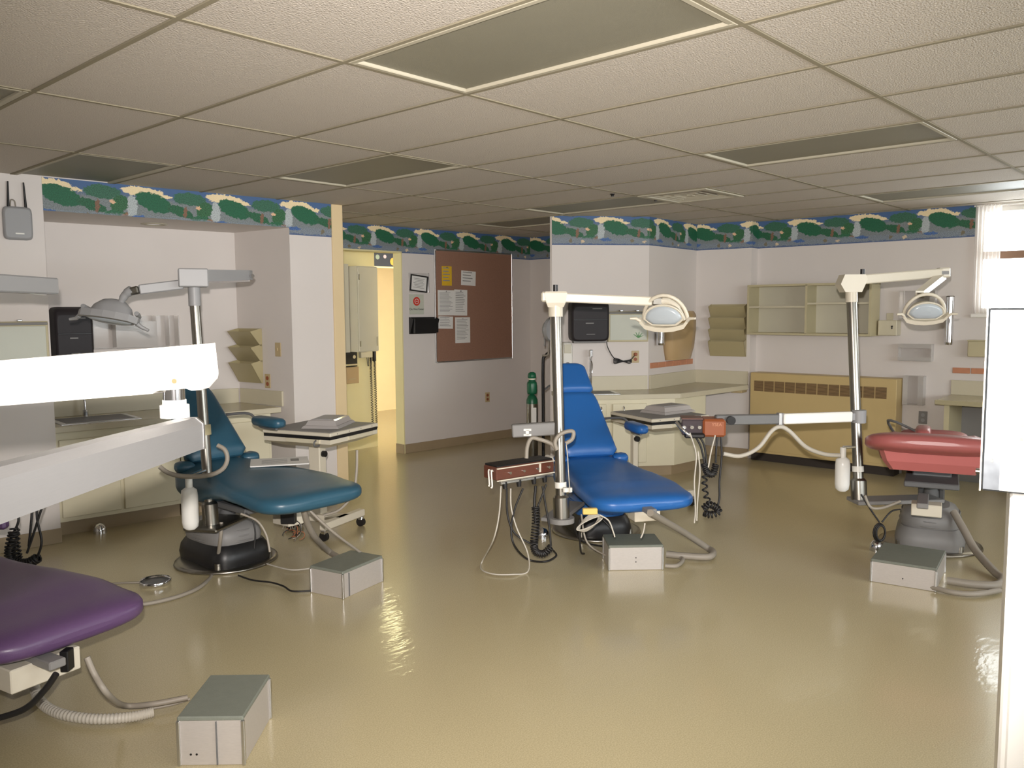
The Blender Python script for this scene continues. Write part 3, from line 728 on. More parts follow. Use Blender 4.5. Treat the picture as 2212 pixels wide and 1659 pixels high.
def towel(F, u0, u1, z0, z1, label, d=.17):
    t = wthing('paper_towel_dispenser', label, 'dispenser', F, (u0+u1)/2, z0)
    X = F.X((u0+u1)/2, (z0+z1)/2, .001); w, h = (u1-u0)/2, (z1-z0)/2
    q = MB(); rg = [sring((0, dd, oz), (1, 0, 0), (0, 0, 1), w*s, h*s2, 24, 9) for dd, s, s2, oz in ((0, 1, 1, 0), (d*.6, 1, 1, 0), (d*.85, .985, .97, -.004), (d*.97, .95, .90, -.012), (d, .86, .80, -.02))]
    q.loft(rg, X=X); obj('cover', q, 'dispenser_black', t)
    q = MB(); q.box((0, d+.002, .012), (w*1.75, .006, .010), X=X, bev=.002); obj('cover_seam', q, 'black', t)
    obj('tear_bar', rbox(F, u0+.03, u1-.03, z0-.014, z0+.006, .03, d-.03, .002), 'mid_grey', t)
    q = MB(); q.box((-w*.05, d+.002, -.02), (w*.42, .003, .010), X=X); q.box((w*.34, d+.002, h*.60), (w*.5, .003, .008), X=X); q.box((0, d+.002, -h*.64), (w*.45, .003, .006), X=X); obj('logo', q, 'mid_grey', t)
    return t
towel(RB, .165, .425, 1.165, 1.585, 'black paper towel dispenser in the left recess')
towel(DW, .155, .525, 1.240, 1.625, 'dark smoky paper towel dispenser above the sink on the chamfered wall', .15)
t = viewer(DW, .535, .930, 1.230, 1.520, 'framed film viewer with a green leaf print on the chamfered wall')
for k in range(9):
    a = k*.7; q = MB(); q.tube([DW.at(.83, 1.27, .055), DW.at(.83+.05*math.cos(a), 1.29+.035*abs(math.sin(a)), .055)], [.006, .002], 6); obj('leaf_print', q, 'leaf', t)
# cord from the viewer to its outlet, tied in a bow
t = wthing('wall_outlet', 'tan outlet with brown sockets and a plugged cord on the chamfered wall', 'outlet', DW, .816, 1.027)
def outlet_parts(t, F, u, z, m1='outlet_tan', m2='outlet_brown', w=.037, h=.058):
    obj('cover_plate', rbox(F, u-w, u+w, z-h, z+h, .001, .007, .003), m1, t)
    for s in (-1, 1):
        q = MB(); q.cyl(F.at(u, z+s*.024, .007), F.at(u, z+s*.024, .010), .017, n=16); obj('socket', q, m2, t)
outlet_parts(t, DW, .816, 1.083)
q = MB(); pa = [DW.at(*p) for p in ((.525, 1.235, .03), (.535, 1.18, .03), (.58, 1.10, .02), (.625, 1.055, .02), (.66, 1.045, .02), (.72, 1.043, .02), (.77, 1.06, .02), (.80, 1.09, .02), (.816, 1.107, .012))]
q.tube(smooth_path(pa), .0045, 8)
for k in range(3):
    q.tube(smooth_path([DW.at(.69, 1.045, .025+.004*k), DW.at(.61, 1.075-.012*k, .025), DW.at(.605, 1.045-.012*k, .025), DW.at(.69, 1.04, .028), DW.at(.75, 1.02+.012*k, .026), DW.at(.77, 1.04+.008*k, .026), DW.at(.69, 1.045, .03)], 5), .0042, 6)
obj('power_cord', q, 'black', t)
q = MB(); q.box(DW.at(.816, 1.107, .018), (.03, .022, .028), ax=(DW.u, DW.n, (0, 0, 1)), bev=.005); obj('plug', q, 'outlet_brown', t)
t = wthing('soap_dispenser', 'cream push soap dispenser behind the blue headrest', 'dispenser', DW, .13, .985)
q = MB(); X = DW.X(.13, 1.11, .001)
q.loft([sring((0, d, 0), (1, 0, 0), (0, 0, 1), .052*s, .125*s2, 20, 6) for d, s, s2 in ((0, 1, 1), (.06, 1, 1), (.09, .93, .97), (.10, .78, .88))], X=X); obj('body', q, 'plastic_white', t)
obj('window', rbox(DW, .095, .165, 1.13, 1.215, .098, .106, .01), 'cab_grey', t)
q = MB(); q.cyl(DW.at(.13, 1.03, .095), DW.at(.13, 1.03, .108), .018, n=14); obj('push_button', q, 'mid_grey', t)
# gauge hung on the hidden side of the chamfered block, seen edge on
EB = WF((5.6, 2.60), (4.89, 2.60))
t = thing('wall_gauge', 'grey round wall gauge with hook seen edge on beside the chrome pole', 'gauge', (4.95, 2.62, 1.15))
q = MB(); q.cyl((4.955, 2.602, 1.35), (4.955, 2.64, 1.35), .12, n=24); q.cyl((4.955, 2.64, 1.35), (4.955, 2.685, 1.35), .105, .085, n=24); obj('case', q, 'grey_metal', t)
q = MB(); q.tube(smooth_path([(4.92, 2.64, 1.24), (4.92, 2.645, 1.13), (4.92, 2.66, 1.105), (4.92, 2.72, 1.10)]), .010, 8); obj('hook', q, 'hose_grey', t)
q = MB(); q.box((4.93, 2.70, 1.25), (.02, .012, .12), bev=.004); obj('clip', q, 'mid_grey', t)

# --- right part of the corner: rail of tiles, tan bin pocket, cup dispenser
t = wthing('tile_rail', 'row of terracotta tile pieces on the short wall above the worktop', 'tile rail', YW, .45, .985)
for k in range(6): obj('tile_piece', rbox(YW, .03+k*.148, .03+k*.148+.138, .965, 1.018, .001, .012, .002), 'terracotta', t)
t = wthing('tile_rail', 'short terracotta tile rail on the window wall above the counter', 'tile rail', R2, 2.2, .96)
for k in range(6): obj('tile_piece', rbox(R2, 1.845+k*.148, 1.845+k*.148+.138, .957, 1.006, .001, .012, .002), 'terracotta', t)
def cup_disp(F, u, z0, z1, r, label):
    t = wthing('cup_dispenser', label, 'cup dispenser', F, u, z0)
    c0, c1 = F.at(u, z0, r+.012), F.at(u, z1, r+.012)
    q = MB(); q.cyl(c0+V(0, 0, .02), c1, r, n=22); obj('tube', q, 'chrome', t)
    q = MB(); q.cyl(c0, c0+V(0, 0, .02), r*.92, r*1.06, n=22); obj('rim', q, 'chrome', t)
    q = MB(); q.cyl(c1, c1+V(0, 0, .012), r*1.04, r*.9, n=22); obj('cap', q, 'steel', t)
    obj('bracket', rbox(F, u-.015, u+.015, (z0+z1)/2-.03, (z0+z1)/2+.03, .0005, .014), 'chrome', t)
cup_disp(YW, .135, 1.19, 1.47, .042, 'chrome cup dispenser tube on the short wall below the lamp head')
cup_disp(R2, 1.812, 1.21, 1.63, .034, 'long chrome cup dispenser tube on the wall next to the window')
t = wthing('waste_pocket', 'tan plastic curved wall pocket above the terracotta tiles', 'wall pocket', YW, .56, 1.02)
X = YW.X(.55, 0, .001)
q = MB(); q.loft([[Vector((sx*w, dd, z)) for sx, dd in ((-1, 0), (1, 0), (.97, .5*d), (.8, .85*d), (.4, d), (-.4, d), (-.8, .85*d), (-.97, .5*d))] for z, w, d in ((1.03, .22, .09), (1.15, .255, .115), (1.32, .285, .125), (1.48, .295, .12), (1.52, .27, .10))], X=X)
obj('pocket', q, 'plastic_tan', t)
obj('hanger', rbox(YW, .46, .64, 1.52, 1.565, .001, .03, .004), 'plastic_tan', t)

def file_holder(F, u0, u1, z0, z1, tiers, label, m='plastic_beige', dep=.12):
    t = wthing('file_holder', label, 'file holder', F, (u0+u1)/2, z0)
    obj('back_panel', rbox(F, u0, u1, z0, z1, .001, .006), m, t)
    hh = (z1-z0)/(tiers+.45)
    for k in range(tiers):
        zb2 = z0 if k == 0 else z0+hh*(k+.35); zt = z0+hh*(1.35+k)
        q = MB()
        X = F.X(0, 0, 0)
        for s in (u0, u1-.004):
            q.add([(s, .006, zb2), (s, .02, zb2), (s, dep, zt-.01), (s, .006, zt+.015), (s+.004, .006, zb2), (s+.004, .02, zb2), (s+.004, dep, zt-.01), (s+.004, .006, zt+.015)],
                  [(0, 1, 2, 3), (4, 7, 6, 5), (0, 4, 5, 1), (1, 5, 6, 2), (2, 6, 7, 3), (3, 7, 4, 0)], False, X)
        e = .003
        q.add([(u0, .02, zb2), (u1, .02, zb2), (u1, dep, zt-.01), (u0, dep, zt-.01), (u0, .02-e, zb2), (u1, .02-e, zb2), (u1, dep-e, zt-.01), (u0, dep-e, zt-.01)],
              [(0, 1, 2, 3), (4, 7, 6, 5), (0, 4, 5, 1), (1, 5, 6, 2), (2, 6, 7, 3), (3, 7, 4, 0)], False, X)
        p = obj('pocket', q, m, t)
    return t
file_holder(RS, .02, .325, .945, 1.40, 3, 'beige three-tier plastic file holder in the side of the left recess')
file_holder(R1, .17, .55, 1.05, 1.585, 4, 'beige four-tier file holder on the right wall above the worktop', dep=.09)
t = file_holder(CW, 1.255, 1.615, 1.29, 1.47, 1, 'black plastic file pocket below the do not enter sign', 'black', .08)
obj('front', MB().prism([(1.262, .05), (1.61, .05), (1.56, .05), (1.30, .05)], 0, 0.001) if False else rbox(CW, 1.27, 1.60, 1.30, 1.455, .05, .083, .004), 'black', t)

# --- glove box holders, outlets, plates on the right wall
def glove(F, u0, u1, z0, z1, label, vert=False):
    t = wthing('glove_box_holder', label, 'glove holder', F, (u0+u1)/2, z0, 'clear glove box holders on the right wall')
    e = .006; d = .09
    obj('back_panel', rbox(F, u0, u1, z0, z1, .001, .006), 'acrylic', t)
    for (a, b_, c_, d_) in ((u0, u1, z0, z0+e), (u0, u1, z1-e, z1), (u0, u0+e, z0+e, z1-e), (u1-e, u1, z0+e, z1-e)):
        obj('side', rbox(F, a, b_, c_, d_, .006, d), 'acrylic', t)
    i = .045
    for r in (((u0, u0+i, z0, z1), (u1-i, u1, z0, z1)) if vert else ((u0, u1, z0, z0+i*.8), (u0, u1, z1-i*.8, z1))):
        obj('front_lip', rbox(F, *r, d, d+.005), 'acrylic', t)
glove(R2, 1.40, 1.70, 1.44, 1.69, 'large clear acrylic glove box holder behind the right lamp head', True)
glove(R2, 1.405, 1.685, 1.055, 1.21, 'wide low clear acrylic glove box holder, middle one on the right wall')
glove(R2, 1.455, 1.63, .655, .92, 'upright clear acrylic glove box holder, lowest one on the right wall', True)
t = wthing('wall_outlet', 'grey outlet low on the right wall near the red chair', 'outlet', R2, 1.615, .48); outlet_parts(t, R2, 1.615, .538, 'mid_grey', 'grey_metal')
t = wthing('wall_outlet', 'tan outlet with brown sockets low on the hall wall', 'outlet', CW, 2.394, .46); outlet_parts(t, CW, 2.394, .519)
t = wthing('wall_outlet', 'tan outlet beside the file holder in the left recess', 'outlet', RS, .385, .905); outlet_parts(t, RS, .385, .965)
t = wthing('light_switch', 'tan light switch plate on the side of the left recess', 'switch', RS, .53, 1.17)
obj('cover_plate', rbox(RS, .493, .567, 1.173, 1.287, .001, .007, .003), 'outlet_tan', t); obj('toggle', rbox(RS, .524, .536, 1.22, 1.245, .007, .018, .002), 'outlet_tan', t)
t = wthing('wall_box', 'tan box on the window wall above the tile rail', 'box', R2, 2.08, 1.11)
obj('body', rbox(R2, 1.975, 2.20, 1.11, 1.245, .001, .10, .006), 'cab_edge', t); obj('lid', rbox(R2, 1.97, 2.205, 1.245, 1.255, .001, .105, .002), 'cab_edge', t)
# acrylic organiser in the recess
t = wthing('acrylic_organiser', 'clear acrylic wall organiser behind the teal chair lamp', 'organiser', RB, .75, 1.27)
obj('back_panel', rbox(RB, .44, 1.08, 1.265, 1.515, .001, .006), 'acrylic', t)
for uu in (.44, .60, .90, 1.00, 1.074): obj('divider', rbox(RB, uu, uu+.006, 1.265, 1.515, .006, .10), 'acrylic', t)
obj('floor_panel', rbox(RB, .44, 1.08, 1.265, 1.271, .006, .10), 'acrylic', t); obj('front_panel', rbox(RB, .60, .90, 1.271, 1.47, .10, .105), 'acrylic', t)
# recessed downlight in the soffit
t = thing('downlight', 'round recessed downlight in the soffit of the left recess', 'ceiling light', (1.66, 3.80, 2.195))
q = MB(); q.lathe([(.095, 2.2045), (.095, 2.200), (.075, 2.196), (.072, 2.2045)], (1.66, 3.80, 0), 24); obj('trim_ring', q, 'fixture', t)
q = MB(); q.lathe([(.07, 2.2040), (.05, 2.201), (.03, 2.199), (.01, 2.198)], (1.66, 3.80, 0), 20); obj('reflector', q, 'chrome', t)

# --- cork board and papers
t = wthing('cork_board', 'large brown cork notice board on the hall wall', 'notice board', CW, 2.2, .96)
obj('cork', rbox(CW, 1.625, 2.795, .975, 2.195, .004, .014), 'cork', t)
for (a, b_, c_, d_) in ((1.610, 1.626, .96, 2.21), (2.794, 2.808, .96, 2.21), (1.626, 2.794, .96, .976), (1.626, 2.794, 2.194, 2.21)):
    obj('frame_strip', rbox(CW, a, b_, c_, d_, .002, .020, .002), 'alu', t)
def paper(u0, u1, z0, z1, label, m='paper', lines=0, skew=0.0, head=False, off=.0145):
    t = wthing('notice_paper', label, 'paper', CW, (u0+u1)/2, z0, 'papers pinned to the cork board')
    q = MB(); F = CW; X = F.X((u0+u1)/2, (z0+z1)/2, 0) @ Matrix.Rotation(skew, 4, 'Y')
    q.box((0, off, 0), (u1-u0, .0012, z1-z0), X=X); obj('sheet', q, m, t)
    if lines:
        q = MB(); hh = (z1-z0)
        for k in range(lines):
            w = (u1-u0)*random.uniform(.55, .8); q.box((-(u1-u0)*.4+w/2, off+.0010, hh*(.40-.8*k/lines)), (w, .0006, hh*.8/lines*.32), X=X)
        obj('printed_lines', q, 'ink', t)
    q = MB(); q.cyl(F.at((u0+u1)/2, z1-.015, off), F.at((u0+u1)/2, z1-.015, off+.010), .006, n=8); obj('push_pin', q, 'black' if head else 'alu', t)
paper(1.712, 1.856, 1.815, 2.03, 'yellow printed sheet pinned to the cork board', 'paper_yellow', 5)
paper(1.995, 2.215, 1.822, 1.985, 'small handwritten card pinned beside the yellow sheet', 'paper', 4, .04)
paper(1.650, 1.890, 1.485, 1.765, 'full page of dense print at the left of the cork board', 'paper', 16)
paper(1.885, 2.080, 1.482, 1.772, 'sheet with a black pin overlapping the dense printed page', 'paper', 12, .02, True, .017)
paper(1.652, 1.865, 1.338, 1.474, 'short wide note below the dense printed page', 'paper', 6, .03)
paper(1.897, 2.122, 1.172, 1.462, 'lowest printed sheet on the cork board', 'paper', 14)
t = wthing('framed_certificate', 'crooked framed certificate in a clear holder on the hall wall', 'frame', CW, 1.39, 1.735)
obj('holder', rbox(CW, 1.262, 1.525, 1.735, 1.944, .001, .006), 'acrylic', t)
X = CW.X(1.392, 1.832, 0) @ Matrix.Rotation(.10, 4, 'Y')
for (cx, cz, sx, sz) in ((0, .082, .235, .014), (0, -.082, .235, .014), (-.11, 0, .014, .165), (.11, 0, .014, .165)):
    obj('frame_strip', MB().box((cx, .012, cz), (sx, .012, sz), X=X, bev=.002), 'black', t)
obj('certificate', MB().box((0, .009, 0), (.21, .003, .152), X=X), 'paper', t)
q = MB()
for k in range(7): q.box((0, .011, .05-.016*k), (.15-.02*(k % 3), .0006, .005), X=X)
obj('printed_lines', q, 'ink', t)
obj('edge', rbox(CW, 1.523, 1.530, 1.735, 1.946, .001, .02, .002), 'chrome', t)
t = wthing('do_not_enter_sign', 'do not enter sign with red disc on the hall wall', 'sign', CW, 1.362, 1.5)
obj('plate', rbox(CW, 1.262, 1.462, 1.500, 1.715, .001, .004, .001), 'frost', t)
q = MB(); q.cyl(CW.at(1.362, 1.640, .004), CW.at(1.362, 1.640, .006), .047, n=28); d = obj('disc', q, 'red', t)
q = MB(); q.tube([CW.at(1.362+.026*math.cos(a*PI/8), 1.64+.026*math.sin(a*PI/8), .0065) for a in range(16)], .003, 6, closed=True); q.tube([CW.at(1.350, 1.64, .0065), CW.at(1.374, 1.64, .0065)], .003, 6); obj('hand_mark', q, 'paper', d)
wall_text('Do Not Enter', .034, CW, 1.362, 1.555, .005, 'black', t)

# ================================================================== DENTAL CHAIRS
def lerp_tab(tab, t):
    for a, b_ in zip(tab[:-1], tab[1:]):
        if t <= b_[0]:
            f = (t-a[0])/(b_[0]-a[0]); f = f*f*(3-2*f)
            return [a[i]+(b_[i]-a[i])*f for i in range(1, len(a))]
    return list(tab[-1][1:])
#           t     half-w  top    bottom
SEAT_TAB = [(-.14, .24, .015, -.13), (0, .285, .0, -.21), (.18, .288, -.006, -.21), (.32, .288, -.008, -.17), (.48, .305, -.010, -.145), (.68, .328, -.018, -.14), (.90, .325, -.036, -.155), (1.05, .305, -.055, -.16)]
def seat_mesh(tilt=0.0, n=28):
    b = MB(); rings = []
    t0, t1 = -.14, 1.055
    def ring(t, sw, sh):
        w, zt, zb = lerp_tab(SEAT_TAB, t); c = (zt+zb)/2; h = (zt-zb)/2
        return [Vector((t, 0, c))+Vector((0, 1, 0))*q.y+Vector((0, 0, 1))*q.z for q in sring((0, 0, 0), (0, 1, 0), (0, 0, 1), w*sw, h*sh, n, 3.2)]
    for k in range(6):
        a = PI/2*k/6; rings.append([p+Vector((-.06*math.cos(a)+.06, 0, 0)) for p in ring(t0, .45+.55*math.sin(a), max(.12, math.sin(a)))])
    for k in range(1, 22): rings.append(ring(t0+.06+(t1-t0-.225)*k/22, 1, 1))
    for k in range(9):
        a = PI/2*k/8; rr = ring(t1-.16, 1, 1); w, zt, zb = lerp_tab(SEAT_TAB, t1-.16); c = (zt+zb)/2
        s = max(.16, math.cos(a)**.55 if k < 8 else 0); sw = .36+.64*math.cos(a)**.62 if k < 8 else .36
        rings.append([Vector((t1-.16+.17*math.sin(a), p.y*sw, c+(p.z-c)*s)) for p in rr])
    R = Matrix.Rotation(-tilt, 4, 'Y')
    b.loft([[R @ p for p in r] for r in rings]); return b
def pad_mesh(L, w0, w1, th, n=24, e=3.4, round_top=.5):
    """cushion along +x (length), width along y, thickness along z (0 = middle)"""
    b = MB(); rings = []
    N = 16
    for k in range(N+1):
        f = k/N; x = L*f
        w = w0+(w1-w0)*f
        en = min(f, 1-f)*L; r = .035
        s = 1.0 if en >= r else math.sqrt(max(0, 1-((r-en)/r)**2))
        sw = 1.0
        if f > .8: sw = 1-round_top*.35*((f-.8)/.2)**2
        if f < .06: sw = .96
        rings.append(sring((x, 0, 0), (0, 1, 0), (0, 0, 1), w*sw*(.86+.14*s), th*max(.2, s), n, e))
    b.loft(rings); return b
def chair(label, loc, d, hz, vinyl, hinge=0.0, tilt=0.0, rec=45.0, cover='mid_grey', arm=True, back=True, casting='black', ws=1.0, aside=1, adz=.215, ay=.30, jsize=(.11, .16, .07), apron=False, jbox=None):
    rz = math.atan2(d[1], d[0]); t = thing('dental_chair', label, 'dental chair', (loc[0], loc[1], 0), rz, 'dental chairs')
    P = lambda nm, b, m_, par=t, lab=None: obj(nm, b, m_, par, True, lab)
    b = MB(); b.lathe([(.30, 0), (.31, .006), (.305, .018), (.28, .024), (.02, .026)], (0, 0, 0), 40); P('floor_plate', b, 'steel')
    # casting: low oblong block with lugs
    b = MB(); b.loft([sring((-.02, 0, z), (1, 0, 0), (0, 1, 0), w, q, 24, 4.5) for z, w, q in ((.022, .27, .20), (.06, .275, .205), (.11, .265, .195), (.15, .235, .17))]); P('base_casting', b, casting)
    for sx, sy in ((.20, .17), (.20, -.17), (-.22, .16), (-.22, -.16)):
        b = MB(); b.cyl((sx, sy, .02), (sx, sy, .06), .022, n=12); P('levelling_foot', b, 'steel')
    top = hz-.22
    b = MB(); b.loft([sring((-.03, 0, z), (1, 0, 0), (0, 1, 0), w, q, 24, 3.2) for z, w, q in ((.15, .24, .175), (.18, .245, .18), (.22, .235, .17), (.25, .21, .15), (.27, .15, .11))]); P('motor_cover', b, cover)
    for k in range(3):
        b = MB(); z = .165+.03*k; b.tube([(-.03+.25*math.cos(a*PI/16)*(1-.03*k), .183*math.sin(a*PI/16)*(1-.03*k), z) for a in range(32)], .004, 6, closed=True); P('cover_rib', b, cover)
    b = MB(); b.beam((-.12, .06, .22), (.08, .06, top), .035, .07, .008); b.beam((-.12, -.06, .22), (.08, -.06, top), .035, .07, .008); b.cyl((.0, 0, .2), (.03, 0, top), .045); P('lift_arm', b, 'dark_grey')
    b = MB(); b.box((hinge+.20, 0, top+.0), (.62, .30, .035), bev=.006); b.box((hinge+.1, 0, top+.03), (.34, .22, .05), bev=.006); P('seat_frame', b, 'dark_grey')
    sm = seat_mesh(tilt)
    for v in sm.v: v.y *= ws
    X = Matrix.Translation((hinge, 0, hz))
    for v in sm.v: v[:] = (X @ v)[:]
    seat = P('seat', sm, vinyl)
    R = X @ Matrix.Rotation(-tilt, 4, 'Y')
    for s in (-1, 1):
        b = MB(); b.loft([sring((hinge-.03, s*(.215+dy), hz-.012), (1, 0, 0), (0, 0, 1), r*1.3, r*.8, 18, 2.4) for dy, r in ((-.05, .02), (-.03, .038), (.02, .046), (.045, .038), (.06, .015))]); P('hinge_bolster', b, vinyl)
    if back:
        a = math.radians(rec); B = Matrix(((-math.cos(a), 0, math.sin(a)), (0, -1, 0), (math.sin(a), 0, math.cos(a)))).to_4x4(); B.translation = (hinge-.03, 0, hz+.01)
        b = pad_mesh(.57, .205, .150, .052); 
        for v in b.v: v[:] = (B @ v)[:]
        bk = P('backrest', b, vinyl)
        b = pad_mesh(.275, .148, .125, .046, e=3.6, round_top=1.3)
        B2 = B @ Matrix.Translation((.56, 0, .012))
        for v in b.v: v[:] = (B2 @ v)[:]
        P('headrest', b, vinyl)
        b = MB(); b.box((.29, 0, -.062), (.50, .22, .02), bev=.006, X=B); P('back_shell', b, 'dark_grey')
        b = MB(); b.box((.60, 0, -.05), (.12, .05, .012), bev=.003, X=B); P('headrest_bar', b, 'chrome')
        if arm:
            pc = Vector((hinge+.07, aside*ay, hz+adz))
            b = MB(); b.loft([sring((pc.x+x, pc.y, pc.z), (0, 1, 0), (0, 0, 1), w, q, 18, 3) for x, w, q in ((-.150, .014, .012), (-.142, .034, .024), (-.115, .045, .032), (0, .048, .034), (.115, .045, .032), (.142, .034, .024), (.150, .014, .012))]); ar = P('armrest', b, vinyl)
            q0 = B @ Vector((.34, -aside*.16, -.03))
            b = MB(); b.tube(smooth_path([q0, Vector((hinge-.12, aside*.28, pc.z+.04)), Vector((pc.x-.10, pc.y, pc.z-.035)), Vector((pc.x+.09, pc.y, pc.z-.037))]), .009, 8); P('armrest_bracket', b, 'dark_grey', ar)
    if apron:
        b = MB(); b.loft([[R @ Vector((x, s*w, z)) for s, x, w in ((-1, xa-.05, wa), (1, xa-.05, wa), (1, xa, wa*.9), (-1, xa, wa*.9))] for xa, wa, z in ((.97, .275, -.13), (.94, .25, -.20), (.90, .215, -.245))], smooth=False); P('toe_apron', b, 'red_apron')
    if jbox:
        b = MB(); b.box(jbox, jsize, bev=.004); P('junction_box', b, 'cream_metal')
        b = MB(); b.box((jbox[0]+.02, jbox[1]-.02, jbox[2]+.05), (.3, .06, .03), bev=.004); P('junction_bracket', b, 'mid_grey')
    return t
